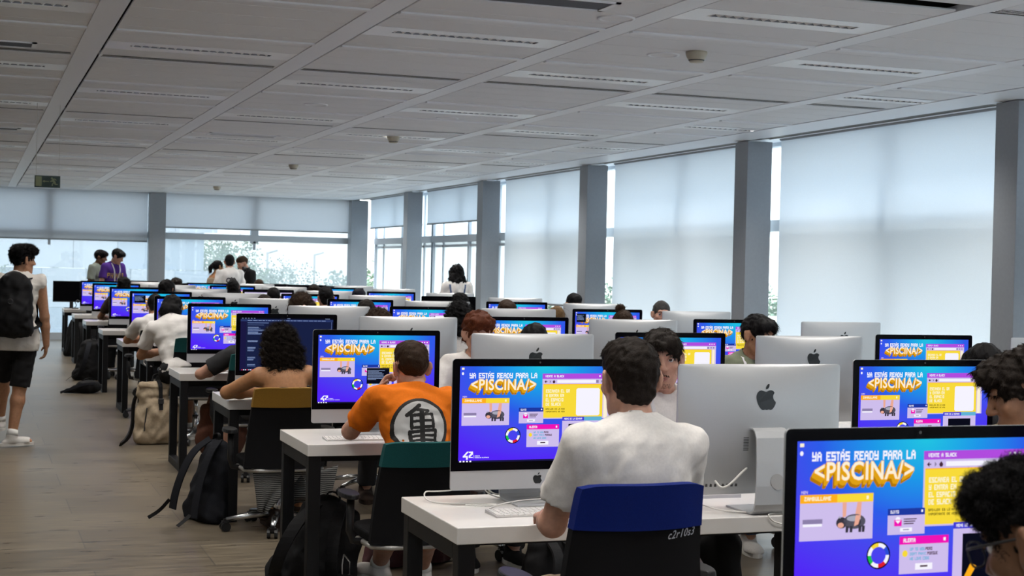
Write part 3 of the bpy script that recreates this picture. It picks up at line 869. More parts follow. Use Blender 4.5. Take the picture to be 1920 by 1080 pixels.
# ================================================================== ALL-IN-ONE COMPUTERS
def rrect(w, z0, z1, r, n=5):
    pts = []
    for (cx, cz, a0) in ((w / 2 - r, z0 + r, -PI / 2), (w / 2 - r, z1 - r, 0), (-w / 2 + r, z1 - r, PI / 2), (-w / 2 + r, z0 + r, PI)):
        for i in range(n + 1):
            a = a0 + PI / 2 * i / n
            pts.append((cx + r * math.cos(a), cz + r * math.sin(a)))
    return pts
APPLE = [(0, -.50), (.10, -.46), (.20, -.50), (.30, -.46), (.42, -.32), (.50, -.14), (.40, -.06), (.35, .05), (.36, .18), (.46, .29), (.34, .39), (.20, .40), (.06, .34), (0, .33), (-.08, .35), (-.22, .40), (-.36, .36), (-.47, .24), (-.51, .06), (-.47, -.14), (-.38, -.34), (-.26, -.47), (-.16, -.50), (-.08, -.47)]
LEAF = [(0.0, .43), (.02, .53), (.10, .64), (.21, .70), (.22, .62), (.18, .52), (.10, .45)]
BZ0, BZ1, CHIN, FY, BW = .056, .516, .124, -.040, .65
def logo_mb(size, c, flip):
    b = MB()
    def smooth(P, it=2):
        P = [Vector((x, y)) for x, y in P]
        for _ in range(it):
            Q = []
            for i in range(len(P)):
                a, d = P[i], P[(i + 1) % len(P)]
                Q += [a * .75 + d * .25, a * .25 + d * .75]
            P = Q
        return [(p.x, p.y) for p in P]
    for S in (APPLE, LEAF):
        pts = smooth(S, 2)
        q = [(c[0] + (-1 if flip else 1) * x * size, c[1], c[2] + z * size) for x, z in pts]
        b.poly(q if not flip else q)
    return b
def back_y(x, z):
    u = abs(x) / (BW / 2); v = abs((z - (BZ0 + BZ1) / 2)) / ((BZ1 - BZ0) / 2)
    return FY + .0075 + .047 * max(0, 1 - u ** 2.3) ** .8 * max(0, 1 - v ** 2.5) ** .8
def imac_proto(pic):
    t = thing('desktop_computer', '', 'computer')
    # housing: rim, domed back and the chin
    out = rrect(BW, BZ0, BZ1, .012)
    n = len(out); zc = (BZ0 + BZ1) / 2
    V, F = [], []
    def ring(fn): V.extend(fn)
    ring([(x, FY, z) for x, z in out])
    ring([(x, FY + .0065, z) for x, z in out])
    qs = [.985, .95, .9, .82, .72, .6, .45, .3, .15]
    # extra points along edges: use a dense outline
    dense = []
    for i in range(n):
        a, b_ = Vector(out[i]), Vector(out[(i + 1) % n])
        k = max(1, int((b_ - a).length / .04))
        for j in range(k): dense.append(tuple(a.lerp(b_, j / k)))
    V, F = [], []
    n = len(dense)
    V += [(x, FY, z) for x, z in dense]; V += [(x, FY + .0065, z) for x, z in dense]
    for q in qs:
        V += [(x * q, back_y(x * q, zc + (z - zc) * q), zc + (z - zc) * q) for x, z in dense]
    L = len(qs) + 2
    for i in range(L - 1):
        for j in range(n):
            F.append((i * n + j, i * n + (j + 1) % n, (i + 1) * n + (j + 1) % n, (i + 1) * n + j))
    F.append(tuple((L - 1) * n + j for j in range(n)))
    F.append(tuple(range(n - 1, -1, -1)))
    MB().add(V, F).build('housing', M['alu'], t, smooth=True)
    hs = t.children[0]
    es = hs.modifiers.new('edge', 'EDGE_SPLIT'); es.split_angle = math.radians(35)
    # black glass with a rounded top
    r = .012; N = 5
    pts = [(-BW / 2, CHIN), (BW / 2, CHIN)] + [(BW / 2 - r + r * math.cos(a), BZ1 - r + r * math.sin(a)) for a in np.linspace(0, PI / 2, N)] + [(-BW / 2 + r + r * math.cos(a), BZ1 - r + r * math.sin(a)) for a in np.linspace(PI / 2, PI, N)]
    MB().prism(pts, lambda a, b: (a, FY - .0018, b), lambda a, b: (a, FY - .0002, b)).build('display_glass', M['glassblack'], t)
    if pic is not None:
        s = PICS[pic]
        o = s.b.build('screen', s.mats, t); o.location = (0, FY - .0022, BZ1 - .026 - SH)
    logo_mb(.034, (0, FY - .0006, .090), False).build('front_logo', M['logo'], t)
    lb = logo_mb(.078, (0, 0, .395), True)
    lb.v = [(x, back_y(x, z) + .0009, z) for x, y, z in lb.v]
    lb.f = [f[::-1] for f in lb.f]
    lb.build('rear_logo', M['logo'], t)
    MB().lathe([(0, 0), (.0035, 0)], c=(0, FY - .0021, BZ1 - .012), n=10, R=Matrix.Rotation(PI / 2, 3, 'X')).build('webcam', M['port'], t)
    # stand: foot, bend and leaning neck
    prof = [(-.095, .004), (.06, .004), (.085, .006), (.102, .018), (.108, .038), (.100, .10), (.082, .18), (.058, .262), (.046, .284), (.030, .292), (.0, .29)]
    V, F = [], []
    for i, (y, z) in enumerate(prof):
        a = Vector(prof[max(i - 1, 0)]); b_ = Vector(prof[min(i + 1, len(prof) - 1)])
        tt = (b_ - a).normalized(); nn = Vector((-tt.y, tt.x))
        hw = .094 - .030 * max(0, min(1, (z - .02) / .24)) if z > .02 else .094
        for (sx, d) in ((-1, -.0035), (1, -.0035), (1, .0035), (-1, .0035)): V.append((sx * hw, y + nn.x * d, z + nn.y * d))
    m_ = len(prof)
    for i in range(m_ - 1):
        for j in range(4): F.append((i * 4 + j, i * 4 + (j + 1) % 4, (i + 1) * 4 + (j + 1) % 4, (i + 1) * 4 + j))
    F.append((3, 2, 1, 0)); F.append(tuple((m_ - 1) * 4 + j for j in range(4)))
    MB().add(V, F).build('stand', M['alu'], t, bevel=.0015)
    d = [(0 + .027 * math.cos(a), .115 + .027 * math.sin(a)) for a in np.linspace(0, 2 * PI, 25)[:-1]]
    def ny(z): return .100 + (.10 - z) * .225 + .0045
    MB().poly([(x, ny(z) + .0008, z) for x, z in d][::-1]).build('cable_hole', M['portgrey'], t)
    pb = MB()
    for i in range(8):
        x = .10 + i * .017 + (.012 if i > 3 else 0); z = .094
        pb.box((x - .004, back_y(x, z) - .002, z - .008), (x + .004, back_y(x, z) + .0006, z + .003))
    for i in range(9):
        z = .215 + i * .0055; x = .078
        pb.box((x - .010, back_y(x, z) - .002, z), (x + .010, back_y(x, z) + .0006, z + .0026))
    pb.build('ports', M['port'], t)
    return t
M['portgrey'] = mat('grey_hole', (0.36, 0.36, 0.36, 1), 0.5)
imac = {k: imac_proto(k) for k in ('desktop', 'code', 'page')}
imac['off'] = imac_proto(None)
used_proto = set()
def place_imac(kind, x, y, z, face_away, label, tilt=0.0):
    p = imac[kind]
    t = p if kind not in used_proto else copy_tree(p)
    used_proto.add(kind)
    t.location = (x, y, z); t.rotation_euler = (0, 0, PI if face_away else tilt)
    t['label'] = label
    return t
TERM = {'a': terminal_picture(3.1, 2.1), 'b': terminal_picture(2.3, 1.9)}
def add_terminal(t, kind, u, v):
    s = TERM[kind]
    o = s.b.build('terminal_window', s.mats, t)
    o.location = ((u / 16) * SW, FY - .0022, BZ1 - .026 - SH - v / 9 * SH)
SEATN = ['at the aisle end', 'second seat from the aisle', 'third seat from the aisle', 'fourth seat from the aisle', 'fifth seat from the aisle', 'at the window end']
DX = {(1, 1): .01, (3, 5): 0.0}
XO = {(3, 1): 0.0}
for k in range(11):
    for j in range(6):
        rear = ROWS[k]; fr = rear - DEP
        away = j % 2 == 1
        y = (fr + .1188) if away else (rear - .2129)
        if k == 0 and j in (2, 3, 4, 5): continue
        kind = 'desktop'
        if (k, j) == (3, 0): kind = 'code'
        elif (k, j) in ((6, 4), (9, 4), (9, 2)) : kind = 'off' if (k, j) != (9, 2) else 'desktop'
        elif (k, j) == (7, 2): kind = 'page'
        if k == 10: continue
        row = ROWN[k]
        if away: lab = 'silver computer seen from behind, %s of %s' % (SEATN[j], row)
        elif kind == 'code': lab = 'all-in-one computer with a dark code page in front of the curly-haired woman'
        elif kind == 'off': lab = 'computer with a black switched-off screen, %s of %s' % (SEATN[j], row)
        elif kind == 'page': lab = 'computer showing a pale web page, %s of %s' % (SEATN[j], row)
        else: lab = 'computer with a bright purple screen, %s of %s' % (SEATN[j], row)
        t = place_imac(kind, SEAT_X[j] + DX.get((k, j), 0), y, TOPZ, away, lab)
        t['group'] = 'all-in-one computers on the desks'
        if (k, j) == (2, 0): add_terminal(t, 'a', 6.6, 4.35); t['label'] = 'all-in-one computer with a black terminal window, in front of the man in orange'
        if (k, j) == (6, 0): add_terminal(t, 'a', .6, .5); t['label'] = 'computer with a dark window at its top left, aisle end of the seventh row'
        if (k, j) == (4, 4): add_terminal(t, 'b', .3, .4); t['label'] = 'all-in-one computer with a small terminal window, fifth seat of the fifth row'
# plain black monitors on the last row
def monitor(x, y, label, rz=0, w=.62, h=.36, z=.47):
    t = thing('monitor', label, 'monitor', (x, y, TOPZ), rz, 'plain black monitors on the last row')
    MB().box((-w / 2, -.02, z - h), (w / 2, .015, z)).build('panel', M['dark'], t, bevel=.004)
    MB().box((-w / 2 + .012, -.0215, z - h + .016), (w / 2 - .012, -.0205, z - .012)).build('screen', M['glassblack'], t)
    MB().box((-.03, .016, .012), (.03, .04, z - .1)).build('neck', M['dark'], t)
    MB().box((-.12, -.08, 0), (.12, .1, .012)).build('foot', M['dark'], t, bevel=.004)
yr = ROWS[10]
monitor(1.62, yr - .25, 'black monitor on the farthest aisle-end desk, partly hidden by a lit screen')
monitor(2.75, yr - .3, 'black monitor rising behind the white computers near the pillar', PI, z=.50)
monitor(3.42, yr - .25, 'black monitor in front of the woman and the man in the white shirt')
monitor(5.05, yr - .25, 'black monitor right of the man in black at the far window', z=.49)
monitor(5.95, yr - .3, 'black monitor nearest the window wall in the last row', PI)

# ------------------------------------------------------------------ keyboards
def keyboard_proto():
    t = thing('keyboard', '', 'keyboard')
    w, d = .28, .115
    b = MB().add([(-w / 2, -d / 2, 0), (w / 2, -d / 2, 0), (w / 2, d / 2, 0), (-w / 2, d / 2, 0), (-w / 2, -d / 2, .005), (w / 2, -d / 2, .005), (w / 2, d / 2, .012), (-w / 2, d / 2, .012)],
                 [(0, 3, 2, 1), (4, 5, 6, 7), (0, 1, 5, 4), (1, 2, 6, 5), (2, 3, 7, 6), (3, 0, 4, 7)])
    b.build('base', M['keybase'], t)
    k = MB()
    for r in range(6):
        n = [11, 13, 14, 14, 14, 14][r]
        y = -d / 2 + .005 + r * .0183
        z = .005 + .007 * (y + d / 2) / d
        ws = [(w - .008) / n] * n
        x = -w / 2 + .004
        for i in range(n):
            hw = ws[i]
            k.box((x + .0014, y, z), (x + hw - .0014, y + (.0155 if r < 5 else .009), z + .0032)); x += hw
    k.build('keys', M['key'], t)
    return t
kb0 = keyboard_proto()
KB = [(1, 1.803, .215, 'white keyboard lying in front of the man in the white shirt'), (2, 1.735, .175, 'white keyboard under the elbow of the man in orange'), (3, 2.0, .2, 'white keyboard hidden behind the curly-haired woman'),
      (4, 1.95, .2, 'white keyboard on the fifth row aisle-end desk'), (6, 1.98, .16, 'white keyboard on the seventh row aisle-end desk'), (7, 1.83, .14, 'white keyboard near the corner of the eighth row desk'), (8, 1.78, .14, 'white keyboard on the ninth row aisle-end desk'), (9, 1.74, .14, 'white keyboard on the tenth row aisle-end desk')]
for i, (k, x, dy, lab) in enumerate(KB):
    t = kb0 if i == 0 else copy_tree(kb0)
    t.location = (x, ROWS[k] - DEP + dy, TOPZ); t.rotation_euler = (0, 0, .03 * (-1) ** i); t['label'] = lab; t['group'] = 'white keyboards'
# keyboard seen under the rear-facing computer of the second row
t = copy_tree(kb0); t.location = (2.58, ROWS[1] - .20, TOPZ); t.rotation_euler = (0, 0, PI); t['label'] = 'white keyboard seen below the silver computer in the second row'

# ------------------------------------------------------------------ cables
def smooth_path(P, it=3):
    P = [Vector(p) for p in P]
    for _ in range(it):
        Q = [P[0]]
        for i in range(len(P) - 1): Q += [P[i] * .75 + P[i + 1] * .25, P[i] * .25 + P[i + 1] * .75]
        Q.append(P[-1]); P = Q
    return P
def cable(P, r, lab, m=None):
    o = MB().tube(smooth_path(P), r, 6).build('cable', m or M['cable'], None, smooth=True)
    tag(o, lab, 'cable', 'loose white cables')
    return o
z = TOPZ + .004
cable([(1.90, 5.08, z + .12), (1.86, 5.12, z + .03), (1.80, 5.10, z), (1.74, 5.12, z + .07), (1.70, 5.13, z + .075), (1.66, 5.11, z + .03), (1.58, 5.12, z + .025), (1.53, 5.11, z + .03), (1.525, 5.06, z), (1.60, 4.99, z), (1.70, 4.98, z), (1.76, 4.95, z), (1.72, 4.93, z), (1.64, 4.96, z)], .0028, 'white cable looping over the desk left of the nearest keyboard')
cable([(1.84, 5.14, z + .13), (1.77, 5.13, z + .09), (1.75, 5.11, z + .03), (1.80, 5.08, z), (1.90, 5.05, z), (1.97, 5.03, z + .01), (2.04, 5.03, z + .015)], .0026, 'white cable hanging behind the nearest bright computer')
cable([(1.98, 5.14, z + .11), (2.02, 5.12, z + .05), (2.06, 5.12, z + .03), (2.12, 5.1, z + .04)], .0026, 'white cable right of the stand of the nearest bright computer')
cable([(1.70, 4.875, z), (1.74, 4.93, z), (1.82, 4.95, z + .01), (1.9, 4.92, z + .02), (1.98, 4.95, z + .01), (2.06, 4.98, z + .02)], .0025, 'thin white cable running behind the nearest keyboard')
yb = ROWS[1] - DEP
cable([(2.648, yb + .085, TOPZ + .12), (2.66, yb + .03, TOPZ + .10), (2.675, yb + .018, TOPZ + .04), (2.685, yb + .03, z), (2.71, yb + .05, z), (2.76, yb + .04, z)], .004, 'thick white cable coming out of the round hole in the stand')
cable([(2.655, yb + .085, TOPZ + .11), (2.675, yb + .03, TOPZ + .09), (2.695, yb + .018, TOPZ + .05), (2.695, yb + .02, z), (2.64, yb + .035, z), (2.56, yb + .06, z), (2.48, yb + .12, z), (2.42, yb + .20, z + .02), (2.37, yb + .26, z + .04)], .003, 'white cable trailing left from the silver computer stand')
cable([(2.70, yb + .02, TOPZ + .06), (2.705, yb + .012, TOPZ + .035), (2.70, yb + .015, z), (2.66, yb + .03, z), (2.62, yb + .02, z), (2.60, yb - .006, z), (2.62, yb - .010, TOPZ - .02), (2.67, yb - .010, TOPZ - .03), (2.72, yb - .008, TOPZ - .015), (2.73, yb + .01, z)], .0022, 'thin white cable loop hanging over the desk edge')
cable([(2.52, yb + .10, z), (2.58, yb + .05, z), (2.66, yb + .04, z), (2.72, yb + .06, z), (2.78, yb + .03, z)], .0028, 'white cable coiled at the foot of the silver computer')
cable([(2.44, yb + .085, TOPZ + .115), (2.452, yb + .06, TOPZ + .09), (2.48, yb + .05, TOPZ + .105), (2.53, yb + .06, TOPZ + .145), (2.565, yb + .09, TOPZ + .155)], .0042, 'short white plug cable bent up to the computer stand')
y5 = ROWS[5] - DEP
cable([(1.72, y5 + .15, z), (1.62, y5 + .1, z), (1.55, y5 + .05, z + .02), (1.49, y5 + .1, z + .03), (1.475, y5 + .15, TOPZ - .03), (1.47, y5 + .2, TOPZ - .1), (1.52, y5 - .02, TOPZ - .10)], .005, 'white cable looping off the sixth row aisle-end desk')
cable([(1.86, 6.80, TOPZ - .065), (1.93, 6.79, TOPZ - .085), (2.0, 6.80, TOPZ - .065)], .004, 'white cable loop under the desk of the man in orange')

# ================================================================== CHAIRS
def chair_proto(band):
    t = thing('office_chair', '', 'chair')
    # backrest: gently curved slab, wider at the bottom; faces +y
    def backsurf(zs, w0, w1, th, y0, name, m, off=0.0):
        V, F = [], []
        nx = 12
        for side in (0, 1):
            for i, z in enumerate(zs):
                f = (z - .42) / .50
                w = w0 + (w1 - w0) * f
                for j in range(nx + 1):
                    u = -1 + 2 * j / nx
                    x = u * w / 2
                    y = y0 + .055 * (u * u) - .05 * f + .03 * math.sin(f * 3) + (th if side else 0)
                    zz = z - (0.012 * (abs(u) ** 6) if i == len(zs) - 1 else 0)
                    V.append((x, y + (off if side else -off), zz))
        n = (nx + 1) * len(zs)
        for side in (0, 1):
            for i in range(len(zs) - 1):
                for j in range(nx):
                    q = (i * (nx + 1) + j, i * (nx + 1) + j + 1, (i + 1) * (nx + 1) + j + 1, (i + 1) * (nx + 1) + j)
                    q = tuple(a + side * n for a in q)
                    F.append(q if side == 0 else q[::-1])
        for i in range(len(zs) - 1):
            for j in (0, nx):
                a, b_ = i * (nx + 1) + j, (i + 1) * (nx + 1) + j
                F.append((a, b_, b_ + n, a + n) if j == 0 else (a, a + n, b_ + n, b_))
        for i in (0, len(zs) - 1):
            for j in range(nx):
                a = i * (nx + 1) + j
                F.append((a, a + n, a + 1 + n, a + 1) if i == 0 else (a, a + 1, a + 1 + n, a + n))
        return MB().add(V, F).build(name, m, t, smooth=True)
    b = backsurf(list(np.linspace(.42, .915, 10)), .475, .375, .035, -.235, 'backrest', M['mesh'])
    b.modifiers.new('edge', 'EDGE_SPLIT').split_angle = math.radians(50)
    if band is not None:
        b = backsurf(list(np.linspace(.80, .925, 5)), .475, .378, .035, -.235, 'band', band, .005)
        b.modifiers.new('edge', 'EDGE_SPLIT').split_angle = math.radians(50)
    s = MB(); pts = []
    for a in np.linspace(0, 2 * PI, 33)[:-1]:
        ca, sa = math.cos(a), math.sin(a)
        pts.append((.235 * math.copysign(abs(ca) ** .5, ca), .225 * math.copysign(abs(sa) ** .5, sa)))
    s.prism(pts, lambda x, y: (x, y + .03, .415), lambda x, y: (x, y + .03, .465))
    s.build('seat', M['mesh'], t, bevel=.015, bseg=3)
    MB().tube([(-.235, .05, .405), (-.225, -.16, .405), (-.15, -.205, .405), (.15, -.205, .405), (.225, -.16, .405), (.235, .05, .405)], .0135, 8).build('seat_frame', M['silver'], t, smooth=True)
    for sx in (-1, 1):
        MB().tube([(sx * .22, -.02, .40), (sx * .275, -.02, .41), (sx * .29, -.02, .46), (sx * .29, -.03, .625)], .018, 8).build('arm_post', M['plastic'], t, smooth=True)
        V = []
        a = MB()
        pts = [(.045 * math.cos(q), .115 * math.sin(q)) for q in np.linspace(0, 2 * PI, 21)[:-1]]
        a.prism(pts, lambda x, y: (sx * .29 + x, y + .01, .625), lambda x, y: (sx * .29 + x * .9, y * .97 + .01, .65)).build('armrest', M['plastic'], t, bevel=.006)
    MB().tube([(0, 0, .07), (0, 0, .24)], .029, 12).tube([(0, 0, .24), (0, 0, .40)], .018, 12).build('gas_lift', M['chrome'], t, smooth=True)
    MB().box((-.10, -.12, .375), (.10, .12, .415)).build('mechanism', M['plastic'], t, bevel=.008)
    st = MB()
    for i in range(5):
        a = PI / 2 + 2 * PI * i / 5 + .35
        d = Vector((math.cos(a), math.sin(a), 0))
        st.tube([d * .02 + Vector((0, 0, .10)), d * .15 + Vector((0, 0, .098)), d * .305 + Vector((0, 0, .075))], [.026, .021, .013], 8)
    st.build('star_base', M['chrome'], t, smooth=True)
    for i in range(5):
        a = PI / 2 + 2 * PI * i / 5 + .35
        d = Vector((math.cos(a), math.sin(a), 0)); p = d * .31
        q = Vector((-d.y, d.x, 0))
        cst = MB()
        for s_ in (-1, 1): cst.tube([p + q * (s_ * .012) + Vector((0, 0, .030)), p + q * (s_ * .030) + Vector((0, 0, .030))], .0295, 12)
        cst.tube([p + Vector((0, 0, .03)), p + Vector((0, 0, .078))], .012, 8)
        cst.box((p.x - .02, p.y - .02, .045), (p.x + .02, p.y + .02, .066))
        cst.build('caster', M['plastic'], t)
    return t
M['blue_fab'] = mat('royal_blue_fabric', (0.004, 0.016, 0.15, 1), 0.85, spec=.15, bump=.4, bscale=900, noise=.12, nscale=300)
M['teal_fab'] = mat('teal_fabric', (0.012, 0.085, 0.088, 1), 0.85, spec=.15, bump=.4, bscale=900, noise=.12, nscale=300)
M['must_fab'] = mat('mustard_fabric', (0.27, 0.135, 0.008, 1), 0.85, bump=.4, bscale=900, noise=.12, nscale=300)
CH = {'blue': chair_proto(M['blue_fab']), 'teal': chair_proto(M['teal_fab']), 'mustard': chair_proto(M['must_fab']), 'black': chair_proto(None)}
ch_used = set()
def place_chair(kind, x, y, rz, lab, zs=1.0):
    t = CH[kind] if kind not in ch_used else copy_tree(CH[kind])
    ch_used.add(kind)
    t.location = (x, y, 0); t.rotation_euler = (0, 0, rz); t.scale = (1, 1, zs)
    t['label'] = lab; t['group'] = 'office chairs at the desks'
    return t
# ================================================================== PEOPLE: smooth implicit bodies
class Field:
    def __init__(s, lo, hi, h):
        s.h = h; s.lo = np.array(lo, float); hi = np.array(hi, float)
        s.n = np.ceil((hi - s.lo) / h).astype(int) + 1
        s.F = np.full(s.n, 0.4, np.float32)
        s.ax = [(s.lo[i] + h * np.arange(s.n[i])).astype(np.float32) for i in range(3)]
    def blk(s, lo, hi):
        a = np.clip(np.floor((np.array(lo) - s.lo) / s.h).astype(int), 0, s.n)
        b = np.clip(np.ceil((np.array(hi) - s.lo) / s.h).astype(int) + 1, 0, s.n)
        if np.any(b - a < 1): return None
        sl = tuple(slice(a[i], b[i]) for i in range(3))
        return sl, s.ax[0][sl[0]][:, None, None], s.ax[1][sl[1]][None, :, None], s.ax[2][sl[2]][None, None, :]
    def op(s, fn, lo, hi, k=.02, sub=False):
        m = k * 1.2 + 2.5 * s.h
        g = s.blk(np.array(lo) - m, np.array(hi) + m)
        if g is None: return s
        sl, X, Y, Z = g
        F = s.F[sl]; d = fn(X, Y, Z)
        if not sub:
            h = np.clip(.5 + .5 * (F - d) / k, 0, 1); s.F[sl] = F + (d - F) * h - k * h * (1 - h)
        else:
            d = -d
            h = np.clip(.5 - .5 * (F - d) / k, 0, 1); s.F[sl] = F + (d - F) * h + k * h * (1 - h)
        return s
    def cap(s, a, b, ra, rb=None, k=.02, flat=False, sub=False):
        a = np.array(a, np.float32); b = np.array(b, np.float32); rb = ra if rb is None else rb
        ba = b - a; L2 = float(ba @ ba) + 1e-9; r = max(ra, rb)
        u = ba / math.sqrt(L2)
        def fn(X, Y, Z):
            x, y, z = X - a[0], Y - a[1], Z - a[2]
            t = (x * ba[0] + y * ba[1] + z * ba[2]) / L2
            tc_ = np.clip(t, 0, 1)
            d = np.sqrt((x - tc_ * ba[0]) ** 2 + (y - tc_ * ba[1]) ** 2 + (z - tc_ * ba[2]) ** 2) - (ra + (rb - ra) * tc_)
            if flat: d = np.maximum(d, (t - 1) * math.sqrt(L2))
            return d
        return s.op(fn, np.minimum(a, b) - r, np.maximum(a, b) + r, k, sub)
    def ell(s, c, r, R=None, k=.02, sub=False):
        c = np.array(c, np.float32); r = np.array(r, np.float32); rm = float(r.max())
        Rm = np.eye(3, dtype=np.float32) if R is None else np.array(R, np.float32)
        def fn(X, Y, Z):
            x, y, z = X - c[0], Y - c[1], Z - c[2]
            q = [(x * Rm[0, i] + y * Rm[1, i] + z * Rm[2, i]) for i in range(3)]
            k0 = np.sqrt(sum((q[i] / r[i]) ** 2 for i in range(3))); k1 = np.sqrt(sum((q[i] / r[i] ** 2) ** 2 for i in range(3))) + 1e-9
            return k0 * (k0 - 1) / k1
        ext = np.sqrt(((Rm * r[None, :]) ** 2).sum(1))
        return s.op(fn, c - ext, c + ext, k, sub)
    def plane(s, p, nrm, k=.004):
        """keep the side the normal points away from"""
        p = np.array(p, np.float32); nrm = np.array(nrm, np.float32); nrm = nrm / np.linalg.norm(nrm)
        X, Y, Z = s.ax[0][:, None, None], s.ax[1][None, :, None], s.ax[2][None, None, :]
        s.F = np.maximum(s.F, (X - p[0]) * nrm[0] + (Y - p[1]) * nrm[1] + (Z - p[2]) * nrm[2]).astype(np.float32)
        return s
    def ripple(s, amp, wl, seed=0, n=5, stretch=(1, 1, 1)):
        rg = np.random.default_rng(seed)
        X, Y, Z = s.ax[0][:, None, None], s.ax[1][None, :, None], s.ax[2][None, None, :]
        out = 0
        for i in range(n):
            d = rg.normal(size=3) * np.array(stretch); d /= np.linalg.norm(d)
            w = 2 * PI / (wl * rg.uniform(.7, 1.5)); ph = rg.uniform(0, 6.28)
            d2 = rg.normal(size=3); d2 /= np.linalg.norm(d2)
            out = out + np.sin(w * (X * d[0] + Y * d[1] + Z * d[2]) + ph + 1.3 * np.sin(w * .6 * (X * d2[0] + Y * d2[1] + Z * d2[2]) + ph * 2))
        s.F = (s.F + amp / math.sqrt(n) * out).astype(np.float32)
        return s
    def mesh(s):
        F = s.F; S = F < 0
        nx, ny, nz = s.n - 1
        c = [S[i:nx + i, j:ny + j, k:nz + k] for i in (0, 1) for j in (0, 1) for k in (0, 1)]
        any_ = c[0].copy(); all_ = c[0].copy()
        for q in c[1:]: any_ |= q; all_ &= q
        act = any_ & ~all_
        idx = np.argwhere(act)
        if len(idx) == 0: return np.zeros((0, 3)), np.zeros((0, 4), int)
        vid = np.full(act.shape, -1, np.int64); vid[act] = np.arange(len(idx))
        acc = np.zeros((len(idx), 3)); cnt = np.zeros(len(idx))
        corner = [(i, j, k) for i in (0, 1) for j in (0, 1) for k in (0, 1)]
        val = {q: F[idx[:, 0] + q[0], idx[:, 1] + q[1], idx[:, 2] + q[2]] for q in corner}
        for a in corner:
            for ax in range(3):
                if a[ax]: continue
                b = list(a); b[ax] = 1; b = tuple(b)
                va, vb = val[a], val[b]
                m = (va < 0) != (vb < 0)
                t = np.where(m, va / (va - vb + 1e-12), 0)
                p = np.array(a, float)[None, :].repeat(len(idx), 0); p[:, ax] += t
                acc[m] += p[m]; cnt[m] += 1
        V = s.lo + s.h * (idx + acc / cnt[:, None])
        Q = []
        for ax in range(3):
            o = [q for q in range(3) if q != ax]
            sl0 = [slice(None)] * 3; sl1 = [slice(None)] * 3
            sl0[ax] = slice(0, -1); sl1[ax] = slice(1, None)
            A, B = S[tuple(sl0)], S[tuple(sl1)]
            ed = np.argwhere(A != B)
            ok = (ed[:, o[0]] > 0) & (ed[:, o[1]] > 0) & (ed[:, o[0]] < s.n[o[0]] - 1) & (ed[:, o[1]] < s.n[o[1]] - 1)
            ed = ed[ok]
            if not len(ed): continue
            inside = A[tuple(ed.T)]
            def cell(d0, d1):
                q = ed.copy(); q[:, o[0]] += d0; q[:, o[1]] += d1
                return vid[tuple(q.T)]
            f = np.stack([cell(-1, -1), cell(0, -1), cell(0, 0), cell(-1, 0)], 1)
            flip = inside if ax != 1 else ~inside
            f[~flip] = f[~flip][:, ::-1]
            Q.append(f)
        return V, np.concatenate(Q)

def unit(v): v = np.array(v, float); return v / (np.linalg.norm(v) + 1e-9)
def ik(a, t, l1, l2, pole):
    a, t = np.array(a, float), np.array(t, float)
    d = np.linalg.norm(t - a); dd = min(d, (l1 + l2) * .999)
    u = unit(t - a); t = a + u * dd
    x = (l1 * l1 - l2 * l2 + dd * dd) / (2 * dd)
    hgt = math.sqrt(max(l1 * l1 - x * x, 0))
    p = np.array(pole, float); p = unit(p - u * (p @ u))
    return a + u * x + p * hgt, t
def rotm(yaw=0, pitch=0, roll=0):
    """head axes as columns: right, forward, up. yaw>0 turns to its left, pitch>0 looks down, roll>0 tilts to its right"""
    return np.array((Matrix.Rotation(yaw, 3, 'Z') @ Matrix.Rotation(-pitch, 3, 'X') @ Matrix.Rotation(roll, 3, 'Y')))

def head_prims(f, c, R, s=1.0, fem=False, detail=True):
    P = lambda x, y, z: np.array(c) + R @ (np.array([x, y, z]) * s)
    f.ell(P(0, -.014, .030), np.array([.0735, .093, .084]) * s, R, .012)
    f.ell(P(0, .022, -.028), np.array([.060, .066, .080]) * s, R, .022)
    f.ell(P(0, .034, -.070), np.array([.047 if not fem else .042, .050, .040]) * s, R, .022)
    f.cap(P(-.010, .074, -.101), P(.010, .074, -.101), .0155 * s, None, .022)
    f.cap(P(-.052, -.01, -.055), P(-.030, .055, -.093), .016 * s, .014 * s, .02); f.cap(P(.052, -.01, -.055), P(.030, .055, -.093), .016 * s, .014 * s, .02)
    if detail:
        f.cap(P(-.034, .078, .027), P(.034, .078, .027), .0115 * s, None, .014)
        for sx in (-1, 1):
            f.ell(P(sx * .032, .096, .006), np.array([.017, .014, .011]) * s, R, .010, True)
            f.ell(P(sx * .042, .060, -.022), np.array([.022, .022, .020]) * s, R, .02)
        f.cap(P(0, .086, .016), P(0, .108, -.026), .0085 * s, .0115 * s, .010)
        f.ell(P(0, .108, -.028), np.array([.0115, .0105, .0095]) * s, R, .008)
        for sx in (-1, 1): f.ell(P(sx * .0115, .097, -.033), np.array([.0085, .010, .0075]) * s, R, .006)
        f.ell(P(0, .086, -.064), np.array([.023, .0135, .0062]) * s, R, .006); f.ell(P(0, .084, -.076), np.array([.020, .0135, .0068]) * s, R, .006)
        f.cap(P(-.021, .094, -.0695), P(.021, .094, -.0695), .0026 * s, None, .004, sub=True)
        for sx in (-1, 1):
            Re = R @ np.array(Matrix.Rotation(sx * .55, 3, 'Z')) @ np.array(Matrix.Rotation(.18, 3, 'X'))
            f.ell(P(sx * .084, -.014, -.003), np.array([.0085, .021, .034]) * s, Re, .006)
            f.ell(P(sx * .0925, -.008, -.001), np.array([.0065, .0115, .020]) * s, Re, .004, True)
            f.ell(P(sx * .0775, -.006, -.030), np.array([.010, .012, .012]) * s, Re, .008)

